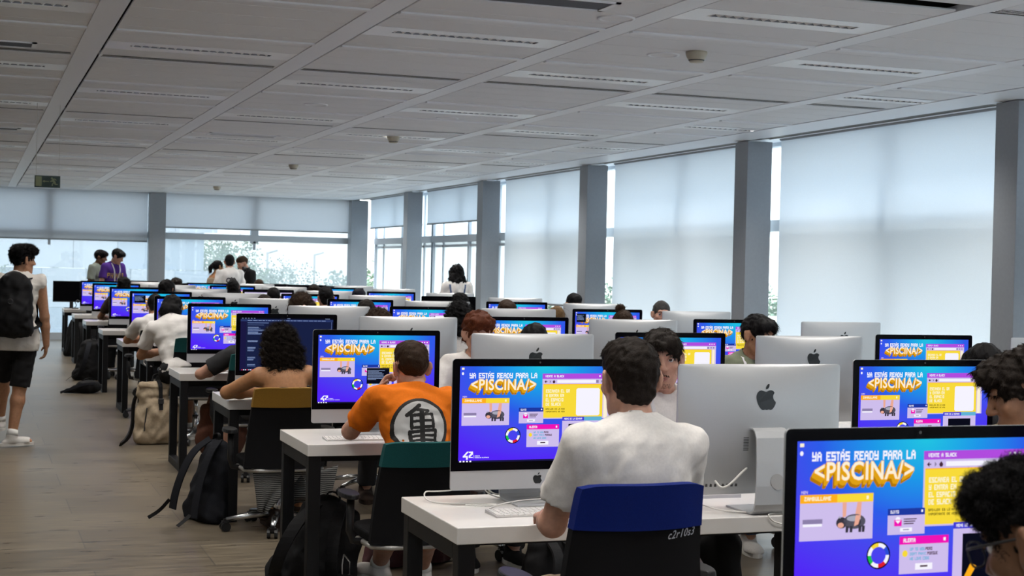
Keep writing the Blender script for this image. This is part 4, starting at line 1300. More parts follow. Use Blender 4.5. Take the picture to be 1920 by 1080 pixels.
def hand_prims(f, w, d, nrm, side, s=1.0, curl=.5, h=.007):
    """w wrist, d finger direction, nrm back-of-hand normal, side +1 right / -1 left hand"""
    d = unit(d); nrm = unit(np.array(nrm) - d * (np.array(nrm) @ d)); x = np.cross(d, nrm)
    th = x * side * -1
    pc = np.array(w) + d * .045 * s
    Rm = np.stack([x, d, nrm], 1)
    f.ell(pc, np.array([.040, .050, .016]) * s, Rm, .014)
    r = max(.0082, h * .95)
    Ls = [.070, .078, .072, .056]
    for i in range(4):
        b = np.array(w) + d * (.082 - .004 * abs(i - 1.2)) * s + th * (.028 - .0187 * i) * s
        c1 = curl * (1 + .12 * i)
        p = b; ang = c1 * .5
        for q in range(3):
            L = Ls[i] * (.45, .32, .23)[q] * s
            dd = d * math.cos(ang) - nrm * math.sin(ang)
            n2 = p + dd * L; f.cap(p, n2, r * (1.05 - .1 * q), r * (1 - .1 * q), .004); p = n2; ang += c1
    b = np.array(w) + d * .022 * s + th * .030 * s
    m = b + (d * .55 + th * .75 - nrm * .35) * .040 * s
    e_ = m + (d * .85 + th * .15 - nrm * .4) * .034 * s
    f.cap(b, m, r * 1.35, r * 1.15, .010); f.cap(m, e_, r * 1.1, r * .95, .006)

SKIN = {}
def skin_mat(nm, col):
    m = mat('skin_' + nm, col, .55, noise=.10, nscale=60, bump=.12, bscale=350)
    m.node_tree.nodes['Principled BSDF'].inputs['Subsurface Weight'].default_value = .10
    m.node_tree.nodes['Principled BSDF'].inputs['Subsurface Radius'].default_value = (.008, .003, .0015)
    SKIN[nm] = m
skin_mat('light', (0.50, 0.27, 0.19, 1)); skin_mat('tan', (0.40, 0.20, 0.11, 1)); skin_mat('warm', (0.46, 0.22, 0.10, 1)); skin_mat('brown', (0.20, 0.095, 0.05, 1))
HAIR = {}
def hair_mat(nm, col):
    m = mat('hair_' + nm, tuple(q * .7 for q in col[:3]) + (1,), .6, spec=.12)
    col = tuple(q * .7 for q in col[:3])
    n, l, b = nodes_of(m)
    t = n.new('ShaderNodeTexCoord'); x = n.new('ShaderNodeTexNoise'); x.inputs['Scale'].default_value = 240; x.inputs['Detail'].default_value = 4
    r = n.new('ShaderNodeValToRGB')
    r.color_ramp.elements[0].position = .35; r.color_ramp.elements[1].position = .72
    r.color_ramp.elements[0].color = tuple(c * .55 for c in col[:3]) + (1,); r.color_ramp.elements[1].color = tuple(c * 1.3 for c in col[:3]) + (1,)
    l.new(t.outputs['Object'], x.inputs['Vector']); l.new(x.outputs['Fac'], r.inputs[0]); l.new(r.outputs[0], b.inputs['Base Color'])
    u = n.new('ShaderNodeBump'); u.inputs['Strength'].default_value = .6; u.inputs['Distance'].default_value = .003
    l.new(x.outputs['Fac'], u.inputs['Height']); l.new(u.outputs[0], b.inputs['Normal'])
    HAIR[nm] = m
hair_mat('black', (0.010, 0.009, 0.010, 1)); hair_mat('dark', (0.022, 0.015, 0.011, 1)); hair_mat('brown', (0.055, 0.030, 0.017, 1)); hair_mat('red', (0.16, 0.042, 0.016, 1)); hair_mat('blonde', (0.22, 0.13, 0.055, 1)); hair_mat('grey', (0.07, 0.065, 0.06, 1)); hair_mat('inky', (0.010, 0.011, 0.026, 1))
CLOTH = {}
def cloth(nm, col, **k):
    if nm not in CLOTH: CLOTH[nm] = mat('cloth_' + nm, col, .9, spec=.2, noise=.05, nscale=120, bump=.10, bscale=420, **k)
    return CLOTH[nm]
for nm, col in dict(white=(.72, .69, .66, 1), offwhite=(.70, .66, .61, 1), orange=(.72, .165, .008, 1), black=(.012, .012, .013, 1), charcoal=(.035, .035, .038, 1), grey=(.20, .205, .20, 1), purple=(.075, .028, .22, 1), green=(.17, .19, .13, 1),
                    sage=(.25, .28, .24, 1), olive=(.14, .115, .06, 1), jeans=(.045, .06, .10, 1), brownknit=(.045, .03, .024, 1), beige=(.42, .33, .24, 1), blue=(.08, .12, .22, 1), sand=(.40, .31, .21, 1), shoe=(.62, .60, .57, 1), sole=(.70, .68, .64, 1), darkred=(.07, .012, .016, 1)).items(): cloth(nm, col)
def stripe_mat():
    m = mat('striped_cloth', (.03, .03, .03, 1), .85)
    n, l, b = nodes_of(m)
    t = n.new('ShaderNodeTexCoord'); w = n.new('ShaderNodeTexWave'); w.inputs['Scale'].default_value = 28; w.inputs['Distortion'].default_value = 1.2; w.inputs['Detail'].default_value = 1; w.bands_direction = 'Z'
    r = n.new('ShaderNodeValToRGB'); r.color_ramp.interpolation = 'CONSTANT'; r.color_ramp.elements[0].color = (.012, .012, .013, 1); r.color_ramp.elements[1].position = .62; r.color_ramp.elements[1].color = (.22, .22, .21, 1)
    l.new(t.outputs['Object'], w.inputs['Vector']); l.new(w.outputs['Fac'], r.inputs[0]); l.new(r.outputs[0], b.inputs['Base Color'])
    CLOTH['striped'] = m
stripe_mat()
M['eye'] = mat('eye_white', (.72, .70, .68, 1), .2); M['iris'] = mat('eye_iris', (.03, .015, .008, 1), .15)
M['lip'] = mat('lips', (.34, .12, .10, 1), .45); M['sock'] = mat('white_sock', (.70, .69, .66, 1), .9); M['lens'] = glass_mat('spectacle_lens', 0.0)
M['lanyard'] = mat('white_lanyard', (.66, .65, .66, 1), .7)

def strands(Vs, Ns, n, length, style, seed, rad, c, R):
    """thin three-sided strands rooted on the hair surface"""
    rg = np.random.default_rng(seed)
    loc = (Vs - np.array(c)) @ R
    keep = ~((np.abs(loc[:, 0]) > .055) & (np.abs(loc[:, 1] + .01) < .045) & (loc[:, 2] < .035)) if style in ('short', 'messy', 'curly') else np.ones(len(Vs), bool)
    keep &= ~((loc[:, 1] > -.015) & (loc[:, 2] < -.015)) if style == 'curly' and length < .02 else True
    keep &= loc[:, 2] > -.09 if style == 'short' else True
    Vs, Ns, loc = Vs[keep], Ns[keep], loc[keep]
    if not len(Vs): return np.zeros((0, 3)), np.zeros((0, 4), int)
    i = rg.integers(0, len(Vs), n)
    p0, nn = Vs[i], Ns[i]
    up = R[:, 2]
    crown = np.array(c) + R @ np.array([0, -.03, .10])
    flow = p0 - crown; flow -= (flow * nn).sum(1)[:, None] * nn
    flow /= np.linalg.norm(flow, axis=1)[:, None] + 1e-6
    rnd = rg.normal(size=(n, 3))
    if style == 'curly': d = nn * .9 + rnd * .5; 
    elif style == 'messy': d = nn * .22 + flow * .95 + rnd * .22
    elif style == 'short': d = nn * .30 + flow * .95 + rnd * .20
    else: d = flow * .95 + nn * .10 + rnd * .10 - np.array([0, 0, .35])
    d /= np.linalg.norm(d, axis=1)[:, None]
    S = 7 if style == 'curly' else 4
    L = length * rg.uniform(.5, 1.25, n)
    if style == 'short': L = L * np.clip((loc[i][:, 2] + .05) / .11, .22, 1.0)
    a = np.cross(d, rg.normal(size=(n, 3))); a /= np.linalg.norm(a, axis=1)[:, None] + 1e-6
    b = np.cross(d, a)
    rings = []
    ph = rg.uniform(0, 6.28, n)
    cr_ = (length * .28) if style == 'curly' else 0
    for k in range(S + 1):
        t = k / S
        q = p0 - nn * .004 + d * (L * t)[:, None]
        if style == 'curly':
            w = ph + t * 8.0
            q = q + (a * np.cos(w)[:, None] + b * np.sin(w)[:, None]) * cr_ - (a * np.cos(ph)[:, None] + b * np.sin(ph)[:, None]) * cr_
        else:
            q = q - np.array([0, 0, 1]) * (L * t * t * (.15 if style == 'short' else .45))[:, None]
        r = rad * (1 - .75 * t)
        for j in range(3):
            w = 2 * PI * j / 3
            rings.append(q + (a * math.cos(w) + b * math.sin(w)) * r)
    V = np.stack(rings, 1)                      # n, (S+1)*3, 3
    m = (S + 1) * 3
    f = []
    for k in range(S):
        for j in range(3):
            f.append((k * 3 + j, k * 3 + (j + 1) % 3, (k + 1) * 3 + (j + 1) % 3, (k + 1) * 3 + j))
    F = (np.array(f)[None] + (np.arange(n) * m)[:, None, None]).reshape(-1, 4)
    return V.reshape(-1, 3), F

def vnormals(V, F):
    fn = np.cross(V[F[:, 2]] - V[F[:, 0]], V[F[:, 3]] - V[F[:, 1]])
    N = np.zeros_like(V)
    for k in range(4): np.add.at(N, F[:, k], fn)
    return N / (np.linalg.norm(N, axis=1)[:, None] + 1e-9)

def hair_obj(t, c, R, style, colr, h, s=1.0, dens=0, seed=1):
    P = lambda x, y, z: np.array(c) + R @ (np.array([x, y, z]) * s)
    E = lambda *r: np.array(r) * s
    f = Field(np.array(c) - .30 * s - (.0, .0, .12), np.array(c) + .26 * s, h)
    facecut = (P(0, .128, -.055), E(.062, .085, .108)); earcut = True; nape = -.082
    amp, wl, st, ln = .0025, .03, 'short', .011
    if style == 'short':
        f.ell(P(0, -.016, .033), E(.079, .100, .091), R, .01); f.ell(P(0, .03, .075), E(.066, .07, .045), R, .02); f.ell(P(0, -.050, -.034), E(.060, .046, .048), R, .02)
    elif style == 'fade':
        f.ell(P(0, -.017, .029), E(.0750, .0955, .086), R, .01); f.ell(P(0, .002, .074), E(.070, .090, .052), R, .02); st = 'short'; ln = .013; nape = -.058; amp = .002
    elif style == 'buzz':
        f.ell(P(0, -.017, .031), E(.0785, .098, .0885), R, .01); ln = .008; nape = -.06
    elif style == 'curlytop':
        f.ell(P(0, -.020, .030), E(.079, .100, .090), R, .01); f.ell(P(0, .026, .082), E(.080, .092, .052), R, .02); f.ell(P(0, -.05, .060), E(.080, .070, .062), R, .02)
        amp, wl, st, ln = .006, .026, 'curly', .016; nape = -.045; facecut = (P(0, .130, -.060), E(.080, .088, .104))
    elif style == 'mop':
        f.ell(P(0, -.018, .036), E(.085, .108, .097), R, .01); f.ell(P(0, .055, .076), E(.076, .062, .042), R, .02); f.ell(P(0, -.06, -.02), E(.074, .050, .060), R, .02)
        amp, wl, st, ln = .007, .04, 'messy', .016; facecut = (P(0, .124, -.074), E(.090, .098, .112)); nape = -.075
    elif style == 'fringe':
        f.ell(P(0, -.016, .034), E(.084, .106, .095), R, .01); f.ell(P(0, .045, .066), E(.075, .066, .050), R, .02)
        amp, wl, st, ln = .004, .03, 'messy', .024; facecut = (P(0, .128, -.050), E(.070, .090, .112))
    elif style == 'longcurly':
        f.ell(P(0, -.018, .030), E(.098, .118, .104), R, .01); f.ell(P(0, -.06, -.075), E(.122, .082, .12), R, .03); f.ell(P(.0, -.07, -.16), E(.115, .06, .075), R, .03)
        f.ell(P(-.085, .0, -.06), E(.04, .06, .10), R, .03); f.ell(P(.085, .0, -.06), E(.04, .06, .10), R, .03)
        amp, wl, st, ln = .010, .034, 'curly', .03; earcut = False; nape = None
    elif style == 'long':
        f.ell(P(0, -.016, .030), E(.083, .104, .094), R, .01); f.ell(P(0, -.055, -.09), E(.088, .055, .14), R, .03); f.ell(P(0, -.06, -.20), E(.085, .045, .10), R, .03)
        f.cap(P(-.076, .012, .02), P(-.075, -.01, -.16), .020, .022, .02); f.cap(P(.076, .012, .02), P(.075, -.01, -.16), .020, .022, .02)
        amp, wl, st, ln = .004, .045, 'long', .09; earcut = False; nape = None
    elif style == 'longwavy':
        f.ell(P(0, -.018, .026), E(.098, .112, .098), R, .01); f.ell(P(0, -.065, -.09), E(.112, .065, .13), R, .03); f.ell(P(.03, -.07, -.21), E(.085, .05, .12), R, .03); f.cap(P(.08, -.03, -.10), P(.13, -.04, -.30), .04, .022, .03)
        f.cap(P(-.085, .0, .0), P(-.095, -.01, -.15), .026, .02, .02)
        amp, wl, st, ln = .008, .045, 'long', .07; earcut = False; nape = None
    elif style == 'ponytail':
        f.ell(P(0, -.016, .030), E(.079, .100, .090), R, .01); f.cap(P(0, -.11, .04), P(0, -.15, -.02), .026, .034, .02); f.cap(P(0, -.15, -.02), P(.0, -.14, -.20), .034, .016, .02)
        st, ln = 'long', .05
    elif style == 'bun':
        f.ell(P(0, -.016, .030), E(.081, .102, .092), R, .01); f.ell(P(-.02, -.02, .135), E(.040, .042, .034), R, .01)
        amp, wl, st, ln = .004, .02, 'short', .02
    elif style == 'wavyfront':
        f.ell(P(0, -.018, .030), E(.096, .112, .102), R, .01); f.cap(P(-.085, .02, .02), P(-.10, .03, -.16), .034, .036, .03); f.cap(P(.085, .02, .02), P(.10, .03, -.16), .034, .036, .03); f.ell(P(0, -.06, -.1), E(.10, .06, .12), R, .03)
        amp, wl, st, ln = .008, .04, 'curly', .028; facecut = (P(0, .135, -.04), E(.070, .09, .112)); earcut = False; nape = None
    elif style == 'bob':
        f.ell(P(0, -.016, .028), E(.090, .110, .098), R, .01); f.ell(P(0, -.03, -.06), E(.098, .085, .07), R, .03)
        amp, wl, st, ln = .004, .04, 'long', .05; earcut = False; nape = -.115
    if style == 'curlytop':
        for sx in (-1, 1): f.ell(P(sx * .085, .052, -.040), E(.038, .058, .058), R, .008, True)
    if earcut:
        for sx in (-1, 1): f.ell(P(sx * .088, .000, -.018), E(.030, .034, .046), R, .006, True)
    f.ell(facecut[0], facecut[1], R, .010, True)
    if nape is not None: f.plane(P(0, 0, nape), R @ np.array([0, .25, -1.0]))
    f.ripple(amp, wl, seed, 6)
    V, F = f.mesh()
    if not len(V): return
    if dens:
        N = vnormals(V, F)
        front = ((V - np.array(c)) @ R)
        sV, sF = strands(V, N, dens, ln, st, seed, .0009 if dens > 1500 else .0014, c, R)
        F = np.concatenate([F, sF + len(V)]); V = np.concatenate([V, sV])
    mesh_np('hair', V, F, [HAIR[colr]], t)

def person(name, label, top, face, pose='sit', skin='light', hair=('short', 'dark'), shirt=('tee', 'white'), legs=('trousers', 'charcoal'), shoe='black', lean=8, side=0, head=(0, 8, 0), sc=1.0, fem=False,
           hands=None, h=.012, hh=None, dens=0, feet=None, seed=1, detail=True, eyes=False, poles=None, beard=False, handdir=None, group=None, drop=.06, wrinkle=.004, toes=(-10, 10), shrug=0.0):
    """top: world place of the crown; face: heading in degrees, 0 looks along +y; head: yaw, pitch, roll in degrees"""
    hh = hh or h
    t = thing(name, label, 'person', (0, 0, 0), math.radians(face), group)
    la, sa = math.radians(lean), math.radians(side)
    S = unit([math.sin(sa), math.sin(la) * math.cos(sa), math.cos(la) * math.cos(sa)])       # spine direction
    Rr = unit(np.cross([0, 1, 0], S)); Fw = np.cross(S, Rr)
    Rh = rotm(*[math.radians(a) for a in head])
    sw = (.150 if fem else .168) * sc
    TT = .50 * sc
    C7o = S * TT
    piv = C7o + (S * .6 + np.array([0, 0, .4])) * .046 * sc + Fw * .018 * sc
    hc = piv + Rh @ (np.array([0, .018, .080]) * sc)
    hair_h = {'curlytop': .14, 'mop': .136, 'longcurly': .134, 'bun': .168, 'wavyfront': .132, 'fringe': .129, 'fade': .128, 'bob': .126}.get(hair[0], .124)
    tp = hc + Rh @ np.array([0, -.014, hair_h * sc])
    # height of the pelvis so that the crown lands where asked
    tz = hc[2] + (hair_h) * sc * max(.85, abs(Rh[2, 2]))
    pz = top[2] - tz
    pel = np.array([0, 0, pz])
    off = np.array([hc[0], hc[1]])
    a = math.radians(face); ca, sn = math.cos(a), math.sin(a)
    t.location = (top[0] - (ca * off[0] - sn * off[1]), top[1] - (sn * off[0] + ca * off[1]), 0)
    C7 = pel + C7o; hc = pel + hc; piv = pel + piv
    sh = pel + S * (.435 + shrug) * sc
    SL, SR = sh - Rr * sw, sh + Rr * sw
    ua, fa = .285 * sc, .245 * sc
    if hands is None:
        hands = ((-.16, .40, .79), (.16, .40, .79)) if pose == 'sit' else ((-.25, .05, pz - .12), (.25, .05, pz - .12))
    poles = poles or ((-.9, -.5, -.6), (.9, -.5, -.6))
    EL, WL = ik(SL, np.array(hands[0]), ua, fa, poles[0]); ER, WR = ik(SR, np.array(hands[1]), ua, fa, poles[1])
    hips = [pel + np.array([sx * .088 * sc, 0.0, 0]) for sx in (-1, 1)]
    if feet is None:
        feet = ((-.13, .40, .085), (.13, .40, .085)) if pose == 'sit' else ((-.10, 0, .085), (.10, .02, .085))
    kn, an = [], []
    lg = 1.0 if pose == 'sit' else max(1.0, (pz - .085) * 1.003 / (.85 * sc))
    for i in range(2):
        k_, n_ = ik(hips[i], np.array(feet[i]), .43 * sc * lg, .42 * sc * lg, (0, .8, .6) if pose == 'sit' else (0, 1, .0))
        kn.append(k_); an.append(n_)
    fdir = [np.array([math.sin(math.radians(toes[i])), math.cos(math.radians(toes[i])), 0]) for i in range(2)]
    pts = np.array([hc, C7, pel, SL, SR, EL, ER, WL, WR] + kn + an)
    lo = pts.min(0) - [.2, .2, .16]; hi = pts.max(0) + [.2, .24, .2]
    lo[2] = max(lo[2], -.02) if pose != 'x' else lo[2]
    Sp = np.stack([Rr, Fw, S], 1)
    def torso(f, e, k=.03):
        f.ell(pel + S * .02, np.array([.165, .118, .115]) * sc + e, Sp, k)
        f.ell(pel + S * .19 * sc, np.array([.138 if not fem else .118, .098, .15]) * sc + e, Sp, k)
        f.ell(pel + S * .345 * sc + Fw * .004, np.array([.158 if not fem else .135, .108, .155]) * sc + e, Sp, k)
        f.cap(SL + Rr * .015, SR - Rr * .015, .049 * sc + e, None, .04)
        f.ell(pel + S * .41 * sc - Fw * .02, np.array([.145 if not fem else .12, .078, .09]) * sc + e, Sp, k)
        if fem:
            for sx in (-1, 1): f.ell(pel + S * .33 * sc + Fw * .075 + Rr * sx * .06, np.array([.058, .05, .055]) * sc + e, Sp, .03)
        for q in (SL, SR): f.cap(C7 - S * .005 + (q - C7) * .05, C7 - S * .030 * sc + (q - C7) * .80, .040 * sc + e, .038 * sc + e, .04)
    # ---- body
    f = Field(lo, hi, h)
    torso(f, -.004)
    f.cap(C7 - S * .05, piv + Rh @ np.array([0, -.004, .01]), .053 * sc if not fem else .046 * sc, .0495 * sc if not fem else .043 * sc, .03)
    for A, B, Cc in ((SL, EL, WL), (SR, ER, WR)):
        f.cap(A, B, .050 * sc, .038 * sc, .03); f.cap(B, B + (Cc - B) * .35, .039 * sc, .038 * sc, .02); f.cap(B + (Cc - B) * .35, Cc, .038 * sc, .0265 * sc, .02)
    for i, (B, Cc) in enumerate(((EL, WL), (ER, WR))):
        d = unit(Cc - B) if handdir is None or handdir[i] is None else unit(handdir[i][0])
        nrm = np.array([0, 0, 1.0]) if handdir is None or handdir[i] is None else np.array(handdir[i][1], float)
        if abs(d @ unit(nrm)) > .95: nrm = np.array([(-1, 1)[i], 0, .2])
        hand_prims(f, Cc, d, nrm, (-1, 1)[i], .95 * sc, .35 if handdir is None or handdir[i] is None or len(handdir[i]) < 3 else handdir[i][2], h)
    for i in range(2):
        f.cap(hips[i], kn[i], .080 * sc, .054 * sc, .03); f.cap(kn[i], kn[i] + (an[i] - kn[i]) * .3, .054 * sc, .056 * sc, .03); f.cap(kn[i] + (an[i] - kn[i]) * .3, an[i], .056 * sc, .036 * sc, .03)
        f.cap(an[i] + [0, -.02, -.035], an[i] + fdir[i] * .15 + [0, 0, -.055], .034, .026, .02)
    head_prims(f, hc, Rh, sc * (1.0 if not fem else .96), fem, detail)
    V, F = f.mesh()
    mesh_np('body', V, F, [SKIN[skin]], t)
    info = dict(root=t, hc=hc, Rh=Rh, pel=pel, S=S, Rr=Rr, Fw=Fw, SL=SL, SR=SR, EL=EL, ER=ER, WL=WL, WR=WR, C7=C7, kn=kn, an=an, sc=sc)
    # ---- shirt
    kind, colr = shirt
    if kind:
        f = Field(lo, hi, max(h, .008) if h < .011 else h)
        e = .012
        torso(f, e)
        if kind in ('tee', 'long', 'hoodie'):
            for A, B, Cc in ((SL, EL, WL), (SR, ER, WR)):
                if kind == 'tee': f.cap(A, A + (B - A) * .68, .060 * sc, .067 * sc, .03, flat=True)
                else: f.cap(A, B, .066 * sc, .055 * sc, .03); f.cap(B, B + (Cc - B) * .95, .056 * sc, .042 * sc, .02, flat=True)
        elif kind == 'sleeveless':
            for A, B in ((SL, EL), (SR, ER)): f.cap(A - (B - A) * .1, A + (B - A) * .02, .050 * sc, .052 * sc, .03, flat=True)
        if drop > .08: f.ell(pel - S * (drop * .5), np.array([.166, .124, drop * .9 + .06]) * sc + .014, Sp, .03)
        if kind == 'strapless': f.plane(pel + S * .33 * sc, S)
        elif kind == 'top': 
            f.plane(pel + S * .42 * sc, S)
        if kind == 'hoodie': f.ell(C7 - Fw * .05 - S * .02, (.11, .06, .07), Sp, .03)
        if wrinkle:
            f.ripple(wrinkle, .10, seed, 5, (1, 1, .6))
            if h < .0105: f.ripple(wrinkle * .25, .042, seed + 9, 4, (.5, .5, 1.2))
        f.plane(pel - S * drop, -S)
        # opening for the neck
        f.cap(C7 + Fw * .018 + S * (.028 + shrug), C7 + S * .2 + Fw * .06, .061 * sc, .075 * sc, .006, sub=True)
        V2, F2 = f.mesh()
        info['shirt'] = (V2, F2)
        mesh_np({'tee': 't_shirt', 'long': 'long_sleeved_top', 'hoodie': 'hooded_top', 'sleeveless': 'sleeveless_t_shirt', 'strapless': 'strapless_top', 'top': 'top'}[kind], V2, F2, [CLOTH[colr]], t)
    # ---- legs
    kind, colr = legs
    if kind:
        f = Field(lo, hi, max(h, .009))
        f.ell(pel + S * .01, np.array([.164, .118, .112]) * sc + .004, Sp, .03)
        for i in range(2):
            if kind == 'shorts': f.cap(hips[i], kn[i] + (kn[i] - hips[i]) * (.0 if pose == 'sit' else .02), .094 * sc, .082 * sc, .03, flat=True)
            else:
                f.cap(hips[i], kn[i], .096 * sc, .076 * sc, .03); f.cap(kn[i], an[i] + (kn[i] - an[i]) * .06, .076 * sc, (.064 if kind == 'trousers' else .10) * sc, .03, flat=True)
        f.ripple(.004, .09, seed + 3, 4)
        f.plane(pel + S * (.10 if kind != 'skirt' else .16), S)
        V3, F3 = f.mesh()
        mesh_np({'trousers': 'trousers', 'shorts': 'shorts', 'skirt': 'skirt'}[kind], V3, F3, [CLOTH[colr]], t)
    # ---- shoes
    if shoe:
        for i in range(2):
            a_ = an[i]; d = fdir[i]; x = np.cross(d, [0, 0, 1.0]); Rf = np.stack([x, d, np.array([0, 0, 1.0])], 1)
            z0 = max(0.0, a_[2] - .085)
            f = Field(a_ + [-.14, -.16, -.10], a_ + [.14, .30, .10], max(.006, h * .7))
            f.cap(a_ + [0, -.012, .0], a_ + [0, -.012, -.03], .046, .048, .02)
            f.ell(a_ + d * .05 + [0, 0, -.052], (.050, .135, .042), Rf, .02); f.ell(a_ + d * .115 + [0, 0, -.058], (.052, .075, .034), Rf, .02)
            f.plane((0, 0, z0 + .022), (0, 0, -1)); f.plane(a_ + [0, 0, .02], (0, 0, 1))
            V4, F4 = f.mesh()
            so = mesh_np('shoe', V4, F4, [CLOTH[shoe]], t)
            sm = MB(); pts = []
            for q in np.linspace(0, 2 * PI, 29)[:-1]:
                yy = math.sin(q) * .150; xx = math.cos(q) * (.050 + .006 * math.sin(q))
                pts.append(tuple((a_ + d * (.045 + yy) + x * xx)[:2]))
            sm.prism(pts, lambda p, q: (p, q, z0 + .001), lambda p, q: (p, q, z0 + .026)).build('sole', CLOTH['sole' if shoe in ('shoe', 'black') else shoe], so)
            if legs[0] == 'shorts' and h < .011: 
                MB().tube([tuple(a_ + [0, -.01, .0]), tuple(a_ + (kn[i] - a_) * .12)], [.050, .044], 14).build('sock', M['sock'], t, smooth=True)
    # ---- hair and face details
    if hair[0]: hair_obj(t, hc, Rh, hair[0], hair[1], hh, sc * (1.0 if not fem else .97), dens, seed)
    if eyes:
        P = lambda x, y, z: hc + Rh @ (np.array([x, y, z]) * sc)
        for sx in (-1, 1):
            RR = Matrix(Rh.tolist()) @ Matrix.Rotation(-PI / 2, 3, 'X')
            pr = [(0.0125 * math.sin(q), .0125 * math.cos(q)) for q in np.linspace(0.001, PI, 12)]
            ey = MB(); ey.lathe(pr, tuple(P(sx * .032, .0722, .006)), 16, 0, RR)
            for fi, ff in enumerate(ey.f):
                ctr = sum((Vector(ey.v[v]) for v in ff), Vector()) / 4
                if (np.array(ctr) - P(sx * .032, .0722, .006)) @ Rh[:, 1] > .0105: ey.m[fi] = 1
            ey.build('eye', [M['eye'], M['iris']], t, smooth=True)
            b = MB().tube([tuple(P(sx * .014, .0905, .0245)), tuple(P(sx * .030, .0905, .0305)), tuple(P(sx * .047, .078, .026))], [.0032, .0036, .0015], 6)
            b.build('eyebrow', HAIR[hair[1] if hair[1] != 'grey' else 'dark'], t, smooth=True)
            lid = MB().tube([tuple(P(sx * .0185, .0865, .0075)), tuple(P(sx * .032, .0925, .0128)), tuple(P(sx * .046, .083, .008))], [.0015, .0024, .0015], 6)
            lid.build('eyelid', SKIN[skin], t, smooth=True)
        lp = MB().tube([tuple(P(-.021, .0905, -.0665)), tuple(P(-.008, .0985, -.0635)), tuple(P(0, .0995, -.065)), tuple(P(.008, .0985, -.0635)), tuple(P(.021, .0905, -.0665))], [.0012, .0036, .0036, .0036, .0012], 8)
        lp.tube([tuple(P(-.019, .0895, -.0725)), tuple(P(0, .0975, -.0765)), tuple(P(.019, .0895, -.0725))], [.0012, .0045, .0012], 8)
        lp.build('lips', M['lip'], t, smooth=True)
        if beard:
            rg = np.random.default_rng(3)
            pts_ = np.array([P(x, .10 + 0 * x, -.052 + .004 * math.cos(x * 60)) for x in rg.uniform(-.022, .022, 260)])
            mo = MB()
            for x in rg.uniform(-.023, .023, 110):
                y0 = .0965 - 5.0 * x * x
                mo.tube([tuple(P(x, y0 + .001, -.0535 + rg.uniform(-.003, .003) - abs(x) * .2)), tuple(P(x * 1.15, y0 + .0015, -.0590 - abs(x) * .25))], .0004, 3)
            for x in rg.uniform(-.028, .028, 90):
                z_ = -.098 - rg.uniform(-.008, .012); y0 = .090 - 6 * x * x
                mo.tube([tuple(P(x, y0, z_)), tuple(P(x, y0 + .002, z_ - .004))], .0004, 3)
            mo.build('moustache', HAIR['dark'], t)
    return info

def bvh_of(vf):
    V, F = vf
    return BVHTree.FromPolygons([tuple(v) for v in V], [tuple(int(i) for i in f) for f in F])
def decal(info, name, m, inside, org, ax, ay, size, step, dirn, off=.0022, which='shirt', label=None):
    """flat print laid on the cloth: cells of a grid dropped onto the surface along dirn"""
    bv = bvh_of(info[which]); dirn = Vector(unit(dirn))
    n = int(size / step)
    Vs, Fs, ix = [], [], {}
    def vert(i, j):
        if (i, j) in ix: return ix[(i, j)]
        p = Vector(np.array(org) + np.array(ax) * (i * step) + np.array(ay) * (j * step))
        hit = bv.ray_cast(p - dirn * .3, dirn)
        if hit[0] is None: ix[(i, j)] = None; return None
        ix[(i, j)] = len(Vs); Vs.append(tuple(hit[0] - dirn * off)); return ix[(i, j)]
    for i in range(-n, n):
        for j in range(-n, n):
            if inside((i + .5) * step / size, (j + .5) * step / size):
                q = [vert(i, j), vert(i + 1, j), vert(i + 1, j + 1), vert(i, j + 1)]
                if None not in q: Fs.append(q)
    if Fs: mesh_np(name, np.array(Vs), np.array(Fs), [m], info['root'], smooth=True)
def near_line(x, y, P, w):
    for (a, b) in zip(P[:-1], P[1:]):
        dx, dy = b[0] - a[0], b[1] - a[1]; t = max(0, min(1, ((x - a[0]) * dx + (y - a[1]) * dy) / (dx * dx + dy * dy + 1e-9)))
        if (x - a[0] - t * dx) ** 2 + (y - a[1] - t * dy) ** 2 < w * w: return True
    return False
# ================================================================== THE PEOPLE
def chair_for(info, kind, lab, dy=.0, dx=0.0, zs=None, rz=None):
    r = info['root']; a = r.rotation_euler.z if rz is None else rz
    x = r.location.x - math.sin(a) * dy + dx; y = r.location.y + math.cos(a) * dy
    if zs is None: zs = max(.84, min(1.14, (info['pel'][2] - .105) / .465))
    return place_chair(kind, x, y, a, lab, zs)
def lanyard(info, front=True, w=.008):
    c, S, F_, R_, sc = info['C7'], info['S'], info['Fw'], info['Rr'], info['sc']
    b = bvh_of(info['shirt'])
    o = MB()
    for sx in (-1, 1):
        pts = []
        for t in np.linspace(0, 1, 12):
            p = c - S * (.0 + .30 * t) + R_ * sx * (.075 - .055 * t) + F_ * .4
            hit = b.ray_cast(Vector(p), Vector(-F_))
            if hit[0] is not None: pts.append(np.array(hit[0]) + F_ * .004)
        pts = [c + R_ * sx * .078 + F_ * .0 + S * .012] + pts
        V = []
        for p in pts: V += [tuple(p - R_ * w), tuple(p + R_ * w), tuple(p + R_ * w - F_ * .002), tuple(p - R_ * w - F_ * .002)]
        F2 = []
        for i in range(len(pts) - 1):
            for j in range(4): F2.append((i * 4 + j, i * 4 + (j + 1) % 4, i * 4 + 4 + (j + 1) % 4, i * 4 + 4 + j))
        o.add(V, F2)
    o.build('lanyard', M['lanyard'], info['root'])

